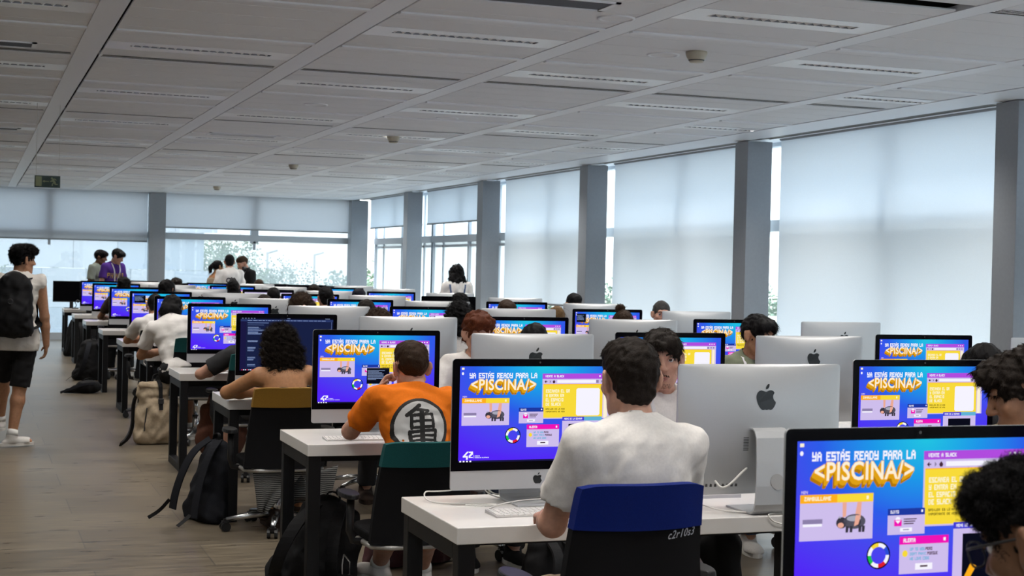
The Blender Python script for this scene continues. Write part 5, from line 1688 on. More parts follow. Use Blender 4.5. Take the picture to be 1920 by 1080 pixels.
# --- man in the white t-shirt, back to the camera, blue chair
I = person('person', 'man with short dark hair in a white t-shirt, seen from behind on the blue chair', (1.865, 4.10, 1.376), 0, hair=('short', 'dark'), shirt=('tee', 'white'), legs=('trousers', 'beige'), shoe='charcoal', lean=7, side=1,
           head=(0, 6, 0), hands=((-.12, .44, .785), (.14, .44, .785)), poles=((-.5, -.6, -1), (.6, -.6, -1)), h=.0075, hh=.0045, dens=6500, seed=11, drop=.07, sc=1.03, wrinkle=.003)
bc = place_chair('blue', 1.80, 4.07, 0, 'black office chair with a royal blue band and handwritten marking', 1.055)
V, F = font_mesh('c2r10s3', .052, .0004, .25, 1.08)
V = np.array(V); V[:, 0] -= V[:, 0].min()
def chair_back_y(x, z):
    f = (z - .42) / .50; w = .475 + (.375 - .475) * f; u = x / (w / 2)
    return -.235 + .055 * u * u - .05 * f + .03 * math.sin(f * 3)
mk = MB().add([(.075 + x * .55, chair_back_y(.075 + x * .55, .772 + y * .62 + x * .035) - .0025, .772 + y * .62 + x * .035) for x, y in V], F)
mk.build('handwriting', mat('white_marker', (.42, .44, .48, 1), .7), bc)

# --- man beside the silver computer, facing the camera
I = person('person', 'young man in white with a lanyard, glancing out past the silver computer', (2.668, 5.55, 1.346), 180, hair=('fringe', 'dark'), shirt=('tee', 'white'), legs=('trousers', 'black'), shoe='black', lean=6, side=-3,
           head=(-23, 2, 3), hands=((-.16, .33, .785), (.16, .33, .785)), h=.0075, hh=.0045, dens=4500, seed=12, eyes=True, beard=True, feet=((-.18, .42, .085), (.10, .45, .085)), toes=(-6, 8), drop=.08)
lanyard(I)
for i, a in enumerate(I['an']):
    lc = MB()
    for q in range(5):
        yy = .035 + q * .020; zz = -.012 - q * .0052
        lc.tube([tuple(a + [-.028, yy, zz]), tuple(a + [0, yy + .008, zz + .014]), tuple(a + [.028, yy + .004, zz])], .0042, 6)
    lc.tube([tuple(a + [0, .03, .004]), tuple(a + [-.035, .045, .008]), tuple(a + [-.045, .07, -.012])], .0035, 6); lc.tube([tuple(a + [0, .03, .004]), tuple(a + [.035, .05, .008]), tuple(a + [.04, .075, -.014])], .0035, 6)
    lc.build('laces', M['sock'], I['root'], smooth=True)
chair_for(I, 'black', 'office chair of the man glancing past the silver computer')

# --- man in orange
I = person('person', 'man in an orange t-shirt with a black and white emblem on the back', (1.915, 6.64, 1.236), 0, hair=('fade', 'brown'), shirt=('tee', 'orange'), legs=('shorts', 'grey'), shoe='shoe', lean=24, side=2,
           head=(4, 8, 0), shrug=.03, hands=((-.075, .47, .985), (.20, .50, .785)), poles=((-.55, .55, -.9), (.9, -.2, -.6)), handdir=(((.25, -.1, .5), (-.6, .4, .4), 1.25), None), h=.0075, hh=.0045, dens=6500, seed=13,
           feet=((.02, .78, .085), (.22, .70, .085)), toes=(-25, 12), drop=.13, wrinkle=.005)
GL = [([(-.05, .86), (-.28, .66), (-.58, .44)], .075), ([(-.16, .66), (.34, .66), (.20, .50)], .055), ([(-.40, .44), (-.38, -.10)], .065), ([(-.40, .42), (.0, .46), (.50, .52), (.52, -.06)], .06), ([(-.36, .18), (.50, .22)], .05), ([(-.38, -.08), (.5, -.04)], .055),
      ([(-.46, -.26), (-.40, -.98)], .075), ([(-.46, -.26), (.1, -.22), (.62, -.18), (.58, -.62)], .06), ([(-.40, -.44), (.56, -.40)], .05), ([(-.40, -.64), (.56, -.60)], .055), ([(.04, .62), (.06, -.30), (.04, -.80), (.12, -.98), (.44, -.98), (.68, -.90), (.66, -.74)], .095)]
S_v, R_v, F_v = I['S'], I['Rr'], I['Fw']
org = I['pel'] + S_v * .305 - R_v * .012
def in_glyph(x, y): return any(near_line(x * 1.22, y * 1.22 - .02, P, w * 1.13) for P, w in GL)
blot = lambda x, y: (math.sin(x * 23) * math.sin(y * 19 + 1) > .55 and x < -.25 and y < -.45)
dk = mat('print_black', (.012, .011, .011, 1), .8); wt = mat('print_white', (.55, .54, .53, 1), .8)
decal(I, 'emblem_ring', dk, lambda x, y: .88 < math.hypot(x, y) <= 1.0, org, R_v, S_v, .130, .0017, F_v, .0028)
decal(I, 'emblem_disc', wt, lambda x, y: math.hypot(x, y) <= .885 and not in_glyph(x, y) and not blot(x, y), org, R_v, S_v, .130, .0017, F_v, .0026)
decal(I, 'emblem_character', dk, lambda x, y: math.hypot(x, y) <= .885 and in_glyph(x, y), org, R_v, S_v, .130, .0017, F_v, .003)
place_chair('teal', 1.875, 6.43, 0, 'black office chair with a teal band behind the man in orange', .885)

# --- curly haired woman
I = person('person', 'woman with dark curly hair and bare shoulders leaning on the fourth row desk', (1.755, 8.95, 1.212), 0, skin='warm', hair=('longcurly', 'dark'), shirt=('strapless', 'charcoal'), legs=('skirt', 'striped'), shoe='brownknit', lean=20, side=-2, fem=True,
           head=(8, 14, -4), hands=((-.08, .42, .785), (.18, .50, .785)), poles=((-1.3, .05, -.15), (.9, -.1, -.5)), h=.0075, hh=.006, dens=6000, seed=14, feet=((-.06, .10, .10), (.10, .16, .10)), sc=1.0)
place_chair('mustard', 1.735, 8.80, 0, 'black office chair with a mustard yellow band', .93)
sk = MB()
def drape(x0, x1, y, ztop, tipx, tipz, nx=14, nz=10):
    V = []; F2 = []
    for j in range(nz + 1):
        t = j / nz
        for i in range(nx + 1):
            u = i / nx
            x = (x0 + (x1 - x0) * u) * (1 - t) + (tipx + (u - .5) * .05) * t
            V.append((x, y + .022 * math.sin(u * 11 + t * 2) * t, ztop * (1 - t) + tipz * t - .03 * math.sin(u * PI) * (1 - t)))
    for j in range(nz):
        for i in range(nx):
            a = j * (nx + 1) + i
            F2.append((a, a + 1, a + nx + 2, a + nx + 1))
    sk.add(V, F2)
drape(-.24, .10, -.10, .40, -.17, .135); drape(.02, .27, -.10, .40, .19, .165)
so = sk.build('skirt_hem', CLOTH['striped'], I['root'], smooth=True)
sm_ = so.modifiers.new('cloth', 'SOLIDIFY'); sm_.thickness = .004

# --- row five, grey shirt and long brown hair
I = person('person', 'person in grey with long brown hair, half hidden by the dark screen', (1.955, 11.12, 1.20), 0, hair=('long', 'brown'), shirt=('tee', 'charcoal'), legs=('shorts', 'charcoal'), shoe='shoe', lean=20, side=-3, fem=True, head=(0, 15, 0),
           hands=((-.18, .42, .785), (.18, .42, .785)), poles=((-1.2, -.2, -.5), (.9, -.3, -.5)), h=.010, seed=15, dens=1500, feet=((-.14, .42, .085), (.13, .40, .085)))
chair_for(I, 'teal', 'black office chair with a dusty teal band, left of the dark screen', dx=-.02, dy=.14, zs=1.0)
# --- row six, white shirt, dark hair hanging
I = person('person', 'person in a creased white shirt bent low over the sixth row desk', (1.665, 13.42, 1.262), -6, skin='tan', hair=('bob', 'black'), shirt=('tee', 'white'), legs=('shorts', 'black'), shoe='shoe', lean=24, side=-11, head=(-10, 46, 4),
           hands=((-.12, .42, .785), (.16, .44, .785)), poles=((-1.0, -.2, -.6), (.9, -.3, -.5)), h=.010, seed=16, dens=1800, feet=((-.16, .22, .085), (.10, .35, .085)), wrinkle=.004, drop=.01)
chair_for(I, 'teal', 'black office chair with a dark teal band behind the creased white shirt', dx=.14, dy=.12, zs=1.0)
# --- row seven
I = person('person', 'person in a white t-shirt behind the sixth row screen, elbow on the desk', (1.765, 15.55, 1.235), -4, skin='tan', hair=('short', 'black'), shirt=('tee', 'white'), legs=('trousers', 'black'), shoe='black', lean=22, side=-4, head=(0, 22, 0),
           hands=((-.08, .46, .785), (.18, .44, .785)), poles=((-1.2, -.1, -.4), (.9, -.3, -.5)), h=.011, seed=17)
chair_for(I, 'black', 'plain black office chair on the seventh row', dy=.10, zs=.98)

# --- standing man with the rucksack
I = person('person', 'standing man with curly black hair in a sleeveless white t-shirt and black shorts', (.405, 13.2, 1.70), -6, pose='stand', skin='tan', hair=('curlytop', 'black'), shirt=('sleeveless', 'offwhite'), legs=('shorts', 'black'), shoe='shoe',
           lean=1, side=1.5, head=(-58, 4, 3), hands=((-.27, .04, .84), (.235, .07, .835)), poles=((-.8, -.7, 0), (.8, -.7, 0)), handdir=(((0, .2, -1), (-1, 0, 0), .5), ((-.1, .25, -1), (1, .2, 0), .5)), h=.009, hh=.006, dens=5000, seed=18,
           feet=((-.16, .42, .10), (-.02, -.06, .085)), toes=(-8, 62), drop=.135, wrinkle=.006, sc=1.0)
P1 = I
# --- far standing group, left
I = person('person', 'standing person in a purple top with yellow lettering and a white lanyard', (2.253, 25.3, 1.758), 212, pose='stand', skin='light', hair=('fringe', 'black'), shirt=('tee', 'purple'), legs=('trousers', 'charcoal'), shoe='black', head=(30, 28, 0), h=.013, hh=.009, seed=19, dens=500)
lanyard(I, w=.011)
yl = mat('print_yellow', (.62, .40, .10, 1), .7)
LT = {}
def letters_inside(txt):
    tot = sum(len(PIX[c].split()[0]) + 1 for c in txt) - 1
    def f(x, y):
        u = (x + 1) / 2 * tot; v = (.28 - y) / .56 * 5
        if not (0 <= v < 5): return False
        for c in txt:
            w = len(PIX[c].split()[0])
            if u < w and u >= 0: return PIX[c].split()[int(v)][int(u)] == '1'
            u -= w + 1
        return False
    return f
decal(I, 'lettering', yl, letters_inside('PHINELO'), I['pel'] + I['S'] * .30, -I['Rr'] * 1.0, I['S'], .155, .0062, -I['Fw'], .004)
I = person('person', 'person in a sage green top standing half behind the purple top', (2.021, 25.75, 1.752), 238, pose='stand', skin='brown', hair=('fringe', 'black'), shirt=('tee', 'sage'), legs=('trousers', 'charcoal'), shoe='black', head=(10, 12, 0), h=.013, hh=.009, seed=20, dens=500)
# --- far standing group of three
I = person('person', 'woman with a long black ponytail standing in profile at the far window', (3.946, 25.65, 1.633), 282, pose='stand', skin='warm', fem=True, hair=('ponytail', 'black'), shirt=('top', 'beige'), legs=('trousers', 'jeans'), shoe='black', head=(10, 4, 0), h=.013, hh=.009, seed=21, dens=500)
I = person('person', 'man standing with his back turned, white top with a dark print', (4.065, 25.2, 1.726), 4, pose='stand', skin='light', hair=('short', 'black'), shirt=('tee', 'white'), legs=('trousers', 'jeans'), shoe='black', head=(-8, 6, 0), h=.013, hh=.009, seed=22, dens=500, wrinkle=.008, sc=1.02)
BEAR = [[(-.75, .3), (-.5, .45), (-.2, .3), (.0, .5), (.2, .3)], [(.25, .35), (.5, .5), (.75, .2), (.85, -.2)], [(-.75, .3), (-.8, -.05), (-.6, -.3), (-.3, -.45)], [(-.1, -.5), (.15, -.1), (.35, .25)], [(.3, -.3), (.55, .1), (.8, -.25)], [(-.35, -.4), (-.15, -.7)]]
decal(I, 'back_print', dk, lambda x, y: any(near_line(x, y, P, .085) for P in BEAR), I['pel'] + I['S'] * .30, I['Rr'], I['S'], .10, .006, I['Fw'], .004)
I = person('person', 'standing man in black with headphones round his neck, facing left', (4.318, 25.4, 1.697), 112, pose='stand', skin='light', hair=('fade', 'brown'), shirt=('long', 'black'), legs=('trousers', 'jeans'), shoe='black', head=(-6, 26, 0), h=.013, hh=.009, seed=23, dens=500)
lanyard(I, w=.011)
hp = MB()
arc = [tuple(I['C7'] + I['S'] * .03 + I['Fw'] * (.03 - .085 * math.cos(q)) + I['Rr'] * .085 * math.sin(q)) for q in np.linspace(-2.2, 2.2, 14)]
hp.tube(arc, .012, 8)
for e_ in (arc[0], arc[-1]): hp.tube([tuple(np.array(e_) - I['Fw'] * .0 + I['S'] * .03), tuple(np.array(e_) - I['S'] * .045)], .036, 12)
hp.build('headphones', M['dark'], I['root'], smooth=True)
# --- girl at the right-hand windows
I = person('person', 'girl with long black hair and a pale hair clip standing at the window', (6.277, 19.6, 1.635), -12, pose='stand', skin='light', fem=True, hair=('longwavy', 'black'), shirt=('tee', 'white'), legs=('trousers', 'jeans'), shoe='black', head=(0, 14, 0), h=.012, hh=.007, dens=1800, seed=24, wrinkle=.007)
hc_ = I['hc'] + I['Rh'] @ np.array([-.040, -.085, .085])
MB().tube([tuple(hc_), tuple(hc_ + I['Rh'] @ np.array([.026, -.004, .030]))], [.020, .008], 8).build('hair_clip', M['sock'], I['root'], smooth=True)
st = MB()
bv = bvh_of(I['shirt'])
for sx in (-1, 1):
    pts = []
    for t in np.linspace(0, 1, 10):
        p = I['C7'] - I['S'] * (.05 + .33 * t) + I['Rr'] * sx * (.105 - .05 * t) - I['Fw'] * .4
        hit = bv.ray_cast(Vector(p), Vector(I['Fw']))
        if hit[0] is not None: pts.append(np.array(hit[0]) - I['Fw'] * .005)
    V = []; F2 = []
    for p in pts: V += [tuple(p - I['Rr'] * .014), tuple(p + I['Rr'] * .014)]
    for i in range(len(pts) - 1): F2.append((i * 2, i * 2 + 1, i * 2 + 3, i * 2 + 2))
    st.add(V, F2)
st.build('straps', CLOTH['blue'], I['root'])

# --- boy with an earbud, front right
I = person('person', 'boy with a mop of dark hair and a white earbud, head bowed in profile', (2.915, 3.62, 1.372), 98, skin='tan', hair=('mop', 'dark'), shirt=('tee', 'olive'), legs=('trousers', 'charcoal'), shoe='black', lean=14, side=0, head=(-36, 20, 0),
           hands=((-.14, .34, .785), (.16, .34, .785)), h=.0075, hh=.0048, dens=8000, seed=25)
eb = I['hc'] + I['Rh'] @ np.array([.083, -.004, -.006])
P = lambda x, y, z: tuple(I['hc'] + I['Rh'] @ np.array([x, y, z]))
for sx in (1, -1):
    MB().tube([P(sx * .079, .004, -.006), P(sx * .088, .005, -.006), P(sx * .0895, .006, -.011)], .0058, 10).tube([P(sx * .0895, .006, -.008), P(sx * .090, .011, -.034)], .0030, 8).build('earbud', M['sock'], I['root'], smooth=True)
cl = MB(); cl.tube([tuple(I['C7'] + I['S'] * .018 + I['Fw'] * (.03 - .075 * math.cos(q)) + I['Rr'] * .074 * math.sin(q)) for q in np.linspace(0, 2 * PI, 25)], .006, 6)
cl.build('collar', M['sock'], I['root'], smooth=True)
chair_for(I, 'black', 'office chair under the boy with the earbud')

# --- man with glasses, bottom right
I = person('person', 'man with curly black hair and dark-rimmed glasses at the bottom right corner', (1.622, 1.95, 1.288), 12, skin='brown', hair=('curlytop', 'black'), shirt=('tee', 'charcoal'), legs=('trousers', 'charcoal'), shoe='black', lean=10, head=(8, 20, 0),
           hands=((-.15, .42, .785), (.15, .42, .785)), h=.0075, hh=.0038, dens=14000, seed=26, eyes=True)
P = lambda x, y, z: tuple(I['hc'] + I['Rh'] @ np.array([x, y, z]))
gl = MB()
for sx in (-1, 1):
    ring = [P(sx * (.034 + .027 * math.copysign(abs(math.cos(q)) ** .75, math.cos(q))), .1105 - .006 * abs(math.cos(q)) * (1 if math.cos(q) > 0 else 0), .002 + .021 * math.copysign(abs(math.sin(q)) ** .75, math.sin(q))) for q in np.linspace(0, 2 * PI, 29)]
    gl.tube(ring, .0019, 6, caps=False)
    gl.tube([P(sx * .061, .1045, .012), P(sx * .074, .085, .012), P(sx * .080, .0, .010), P(sx * .081, -.025, -.006)], .0024, 6)
gl.tube([P(-.008, .111, .006), P(0, .114, .009), P(.008, .111, .006)], .0026, 6)
go = gl.build('glasses', M['dark'], I['root'], smooth=True)
le = MB()
for sx in (-1, 1): le.poly([P(sx * (.034 + .026 * math.cos(q)), .109, .002 + .020 * math.sin(q)) for q in np.linspace(0, 2 * PI, 21)[:-1]])
le.build('lenses', M['lens'], go)
chair_for(I, 'black', 'office chair under the man with glasses')

# --- the many seated people of whom little more than the hair shows
SEATED = [
 # label, top, face, hair, hair colour, shirt kind+colour, skin, fem, head, lean, h
 ('person with tousled red hair facing the camera behind the third row silver computer', (2.615, 7.75, 1.352), 180, 'mop', 'red', 'white', 'light', 1, (0, 6, 0), 8, .010, 2500),
 ('young man in a green top with dark hair leaning behind a silver computer', (4.345, 7.75, 1.345), 176, 'fringe', 'black', 'green', 'tan', 0, (24, 10, -4), 10, .009, 2500),
 ('person with dark hair at the right, mostly behind the boy with the earbud', (4.98, 6.5, 1.238), 0, 'fringe', 'black', 'charcoal', 'light', 0, (0, 20, 0), 14, .010, 1500),
 ('person with brown curls showing over the silver computer beside the dark screen', (2.646, 10.0, 1.288), 180, 'curlytop', 'brown', 'grey', 'light', 0, (0, 16, 0), 10, .010, 1200),
 ('person with short black hair showing over the silver computer behind the man in white', (3.342, 8.8, 1.232), 0, 'short', 'black', 'charcoal', 'tan', 0, (0, 20, 0), 14, .010, 1200),
 ('person with brown hair in a top bun, seen from behind', (4.93, 11.0, 1.319), 0, 'bun', 'brown', 'grey', 'light', 1, (0, 10, 0), 8, .010, 1200),
 ('woman with wavy auburn hair and bare forehead facing the camera', (2.568, 12.2, 1.347), 180, 'wavyfront', 'brown', 'charcoal', 'light', 1, (0, 10, 0), 8, .010, 1500),
 ('person with long dark curls and a white top, back turned, next to the red hair', (3.547, 11.0, 1.322), 0, 'longcurly', 'black', 'white', 'light', 1, (0, 8, 0), 8, .010, 2500),
 ('older man with greying hair peeking over a silver computer by the pillar', (5.851, 12.2, 1.331), 180, 'buzz', 'grey', 'white', 'light', 0, (-14, 4, 0), 4, .010, 800),
 ('person with flat brown hair over the silver computer in the middle of the fifth row', (4.37, 12.2, 1.309), 180, 'short', 'brown', 'grey', 'light', 0, (0, 16, 0), 8, .011, 500),
 ('person with dark hair just showing over the sixth row silver computer near the aisle', (2.685, 14.5, 1.270), 180, 'short', 'dark', 'grey', 'tan', 0, (0, 18, 0), 12, .012, 400),
 ('person with cropped dark hair in front of the turquoise-topped screen', (3.398, 13.3, 1.269), 0, 'short', 'dark', 'grey', 'light', 0, (0, 14, 0), 12, .012, 400),
 ('blonde person half hidden at the edge of a silver computer', (5.265, 13.3, 1.232), 0, 'long', 'blonde', 'grey', 'light', 1, (0, 18, 0), 14, .012, 400),
 ('person with black hair over a silver computer beside the third pillar', (5.941, 14.5, 1.344), 180, 'short', 'black', 'blue', 'tan', 0, (0, 12, 0), 4, .012, 400),
 ('person with rounded black hair seen from behind in the seventh row', (3.518, 15.5, 1.354), 0, 'short', 'black', 'grey', 'light', 0, (0, 4, 0), 4, .012, 500),
 ('person with blue-black hair just above a silver computer in the seventh row', (4.201, 16.8, 1.318), 180, 'short', 'inky', 'grey', 'light', 0, (0, 12, 0), 6, .012, 400),
 ('person with a curly topknot in front of the black switched-off screen', (5.041, 15.6, 1.320), 0, 'curlytop', 'black', 'grey', 'light', 1, (0, 8, 0), 6, .012, 600),
 ('person with a black bob bending between the screens of the eighth row', (2.166, 17.9, 1.367), -20, 'bob', 'black', 'charcoal', 'light', 0, (-20, 10, 0), 6, .012, 500),
 ('person with frizzy brown hair beyond the black bob', (2.79, 22.0, 1.354), 180, 'curlytop', 'dark', 'grey', 'light', 0, (0, 10, 0), 4, .014, 300),
 ('person with long dark hair in front of the man in the white printed top', (3.417, 20.8, 1.360), 0, 'long', 'black', 'charcoal', 'light', 1, (-14, 6, -6), 6, .012, 500),
 ('person with brown hair below the standing man in black', (4.444, 24.5, 1.326), 180, 'short', 'brown', 'grey', 'light', 0, (0, 10, 0), 4, .014, 200),
 ('person with round dark hair in front of the pale web page', (3.442, 18.0, 1.294), 0, 'short', 'black', 'charcoal', 'light', 0, (0, 10, 0), 8, .012, 300),
 ('person with dark hair over a silver computer left of the far corner pillar', (4.223, 19.3, 1.326), 180, 'short', 'dark', 'grey', 'light', 0, (0, 10, 0), 6, .013, 200),
 ('person in dark brown with short curly black hair in the ninth row', (1.936, 20.8, 1.366), 0, 'curlytop', 'black', 'brownknit', 'brown', 0, (0, 6, 0), 4, .012, 500),
]
for i, (lab, top, face, hs_, hcol, shc, skn, fem, hd_, ln, hh_, dn) in enumerate(SEATED):
    eyes = i in (1, 8)
    I = person('person', lab, top, face, skin=skn, hair=(hs_, hcol), shirt=('tee', shc), legs=('trousers', ('charcoal', 'jeans', 'black')[i % 3]), shoe='brownknit' if i == 3 else ('black', 'shoe')[i % 2], lean=ln, head=hd_, fem=bool(fem), h=hh_, hh=max(.006, hh_ * .7), dens=dn, seed=40 + i,
               hands=((-.16, .36, .785), (.16, .36, .785)), eyes=eyes, wrinkle=.005)
    if i == 1: lanyard(I)
    side_ = 'facing away from' if face < 90 else 'on the far side of'
    cl_ = ('teal', 'black', 'mustard', 'black', 'blue', 'teal')[i % 6] if i != 23 else 'teal'
    if face == 180 and cl_ in ('mustard', 'blue'): cl_ = 'black'
    who = lab.split(' in a ')[0]
    chair_for(I, cl_, ('office chair of the ' + lab)[:200] if len(lab.split()) <= 11 else 'office chair of the ' + ' '.join(lab.split()[:11]))
# ================================================================== BAGS
def ribbon(P, wv, w, th=.004):
    P = [Vector(p) for p in P]; wv = Vector(wv).normalized()
    V, F = [], []
    for i, p in enumerate(P):
        t = (P[min(i + 1, len(P) - 1)] - P[max(i - 1, 0)]).normalized()
        a = (wv - t * wv.dot(t)).normalized(); b = t.cross(a)
        for (x, y) in ((-1, -1), (1, -1), (1, 1), (-1, 1)): V.append(p + a * (x * w / 2) + b * (y * th / 2))
    for i in range(len(P) - 1):
        for j in range(4): F.append((i * 4 + j, i * 4 + (j + 1) % 4, i * 4 + 4 + (j + 1) % 4, i * 4 + 4 + j))
    F += [(3, 2, 1, 0), tuple((len(P) - 1) * 4 + j for j in range(4))]
    return V, F
def sweep(P): return smooth_path(P, 2)
def backpack(label, loc, rz, w, d, hgt, m, pocket=True, tilt=(0, 0), h=.010, seed=0, strap=None, name='backpack', group=None, legs_up=True, straps_out=True, m2=None):
    """stands on the floor; back panel (with straps) faces -y, pocket faces +y"""
    t = thing(name, label, 'backpack', loc, rz, group)
    R = np.array(Matrix.Rotation(math.radians(tilt[0]), 3, 'X') @ Matrix.Rotation(math.radians(tilt[1]), 3, 'Y'))
    Q = lambda x, y, z: tuple(R @ np.array([x, y, z]))
    f = Field((-w * 1.1, -d * 1.4 - .1, -.02 - abs(tilt[0]) * .004), (w * 1.1, d * 1.4 + .1, hgt * 1.12), h)
    f.ell(R @ np.array([0, 0, hgt * .26]), (w * .50, d * .52, hgt * .26), R, .05); f.ell(R @ np.array([0, 0, hgt * .55]), (w * .47, d * .46, hgt * .36), R, .06); f.ell(R @ np.array([0, -d * .06, hgt * .82]), (w * .36, d * .34, hgt * .18), R, .05)
    f.cap(R @ np.array([-w * .34, 0, hgt * .10]), R @ np.array([w * .34, 0, hgt * .10]), d * .40, None, .03)
    f.ripple(.005, .10, seed, 5)
    f.plane((0, 0, .004), (0, 0, -1))
    V, F = f.mesh(); mesh_np('body', V, F, [m], t)
    if pocket:
        f = Field((-w, -d * 1.6, -.02), (w, d * 1.9, hgt), h)
        f.ell(R @ np.array([0, d * .40, hgt * .28]), (w * .38, d * .26, hgt * .24), R, .03); f.ripple(.004, .08, seed + 1, 4); f.plane((0, 0, .006), (0, 0, -1))
        V, F = f.mesh(); mesh_np('pocket', V, F, [m2 or m], t)
    s = strap or m
    if straps_out:
        for sx in (-1, 1):
            V, F = ribbon(sweep([Q(sx * w * .14, -d * .32, hgt * .90), Q(sx * w * .22, -d * .78, hgt * .74), Q(sx * w * .30, -d * .92, hgt * .45), Q(sx * w * .36, -d * .70, hgt * .18), Q(sx * w * .40, -d * .40, hgt * .07)]), (1, 0, 0), .058, .012)
            MB().add(V, F).build('strap', s, t, smooth=False)
    V, F = ribbon(sweep([Q(-.035, -d * .2, hgt * .97), Q(-.03, -d * .22, hgt * 1.06), Q(.03, -d * .22, hgt * 1.06), Q(.035, -d * .2, hgt * .97)]), (0, 1, 0), .02, .006)
    MB().add(V, F).build('handle', s, t)
    return t
def ztube(t, P, r, name, m): return MB().tube(sweep(P), r, 6).build(name, m, t, smooth=True)
M['nylon'] = mat('black_nylon', (.007, .007, .008, 1), .7, spec=.2, noise=.25, nscale=120, bump=.3, bscale=600)
M['canvas'] = mat('charcoal_canvas', (.014, .015, .019, 1), .95, spec=.15, noise=.3, nscale=300, bump=.4, bscale=900)
M['sandcloth'] = mat('sand_canvas', (.40, .315, .215, 1), .9, noise=.12, nscale=60, bump=.35, bscale=700)
M['rust'] = mat('rust_canvas', (.115, .040, .022, 1), .9, noise=.12, nscale=60, bump=.35, bscale=700)
M['wine'] = mat('wine_red_nylon', (.055, .010, .014, 1), .7, noise=.2, nscale=90, bump=.3, bscale=600)
M['metal'] = M['chrome']

# charcoal rucksack leaning against the fourth row desk leg
t = backpack('charcoal rucksack slumped against the leg of the fourth row desk', (1.36, 9.20, 0), -1.25, .34, .22, .50, M['canvas'], False, (-14, 0), .010, 31, M['nylon'], straps_out=False)
for P in ([(-.05, .06, .49), (-.09, -.03, .42), (-.11, -.09, .30), (-.13, -.13, .16), (-.14, -.14, .06)], [(.06, .06, .49), (.10, -.02, .42), (.11, -.07, .30), (.12, -.11, .16), (.13, -.13, .04)]):
    V, F = ribbon(sweep(P), (1, .3, 0), .058, .008); MB().add(V, F).build('strap', M['canvas'], t)
for P in ([(-.14, -.16, .12), (-.17, -.21, .05), (-.18, -.28, .012)], [(.12, -.15, .06), (.14, -.20, .03), (.16, -.25, .008)]):
    V, F = ribbon(sweep(P), (.3, 1, 0), .022, .003); MB().add(V, F).build('strap_end', M['nylon'], t)
# black rucksack at the third row desk corner with clips
t = backpack('black rucksack behind the third row desk leg, with a clip and hanging pouch', (1.57, 7.13, 0), -.5, .40, .26, .46, M['nylon'], True, (-6, 14), .010, 32)
c_ = MB(); c_.tube([(.20, -.12, .20), (.235, -.14, .17), (.235, -.14, .11), (.20, -.14, .10), (.195, -.13, .15), (.20, -.12, .20)], .004, 6); c_.build('carabiner', M['silver'], t, smooth=True)
MB().box((.17, -.16, .0), (.26, -.08, .11)).build('pouch', M['nylon'], t, bevel=.015, bseg=3)
# sand roll-top
t = thing('backpack', 'sand-coloured roll-top rucksack with a black buckle strap standing under the fifth row desk', 'backpack', (1.535, 13.16, 0), .12)
f = Field((-.28, -.2, -.02), (.28, .22, .62), .010)
f.cap((-.13, 0, .07), (.13, 0, .07), .085, None, .04); f.ell((0, 0, .22), (.195, .115, .26), None, .05); f.cap((-.12, .01, .42), (.12, .01, .42), .062, None, .06); f.cap((-.14, .0, .50), (.12, .0, .485), .040, None, .05)
f.ell((0, -.09, .405), (.15, .03, .018), None, .02, True); f.ripple(.006, .11, 33, 6); f.plane((0, 0, .004), (0, 0, -1))
V, F = f.mesh(); mesh_np('body', V, F, [M['sandcloth']], t)
f = Field((-.2, -.22, .33), (.2, .1, .62), .009)
f.cap((-.155, -.035, .515), (.13, -.03, .475), .026, None, .02); f.ripple(.004, .07, 34, 4)
V, F = f.mesh(); mesh_np('roll_top', V, F, [M['sandcloth']], t)
bvb = BVHTree.FromPolygons([v.co[:] for v in t.children[0].data.vertices], [tuple(p.vertices) for p in t.children[0].data.polygons])
def on_front(x, z, off=.004):
    h_ = bvb.ray_cast(Vector((x, -.6, z)), Vector((0, 1, 0)))
    return (x, (h_[0].y if h_[0] is not None else -.1) - off, z)
V, F = ribbon(sweep([(-.005, -.01, .55), (.0, -.075, .52), on_front(.0, .46, .02), on_front(.0, .38, .006), on_front(.0, .30, .004)]), (1, 0, 0), .034, .005); MB().add(V, F).build('buckle_strap', M['nylon'], t)
p_ = on_front(0, .375, .012); MB().box((p_[0] - .024, p_[1] - .008, p_[2] - .022), (p_[0] + .024, p_[1] + .008, p_[2] + .022)).build('buckle', M['dark'], t, bevel=.004)
ztube(t, [on_front(-.115, .32, .001), on_front(-.125, .22, .001), on_front(-.135, .12, .001)], .006, 'zip', M['dark'])
ztube(t, [on_front(.13, .27, .001), on_front(.135, .18, .001), on_front(.14, .08, .001)], .006, 'zip', M['dark'])
V, F = ribbon(sweep([(-.14, .06, .48), (-.20, .07, .36), (-.20, .05, .20), (-.23, .0, .10), (-.28, -.06, .05), (-.34, -.10, .012)]), (.6, .8, 0), .055, .012); MB().add(V, F).build('strap', M['nylon'], t)
ztube(t, [(-.05, .03, .53), (-.03, .05, .60), (.04, .05, .59), (.05, .03, .52)], .009, 'handle', M['nylon'])
# black bag behind it
backpack('black bag squeezed behind the sand-coloured rucksack', (1.60, 13.72, 0), .2, .32, .20, .46, M['nylon'], False, (-6, -6), .014, 35)
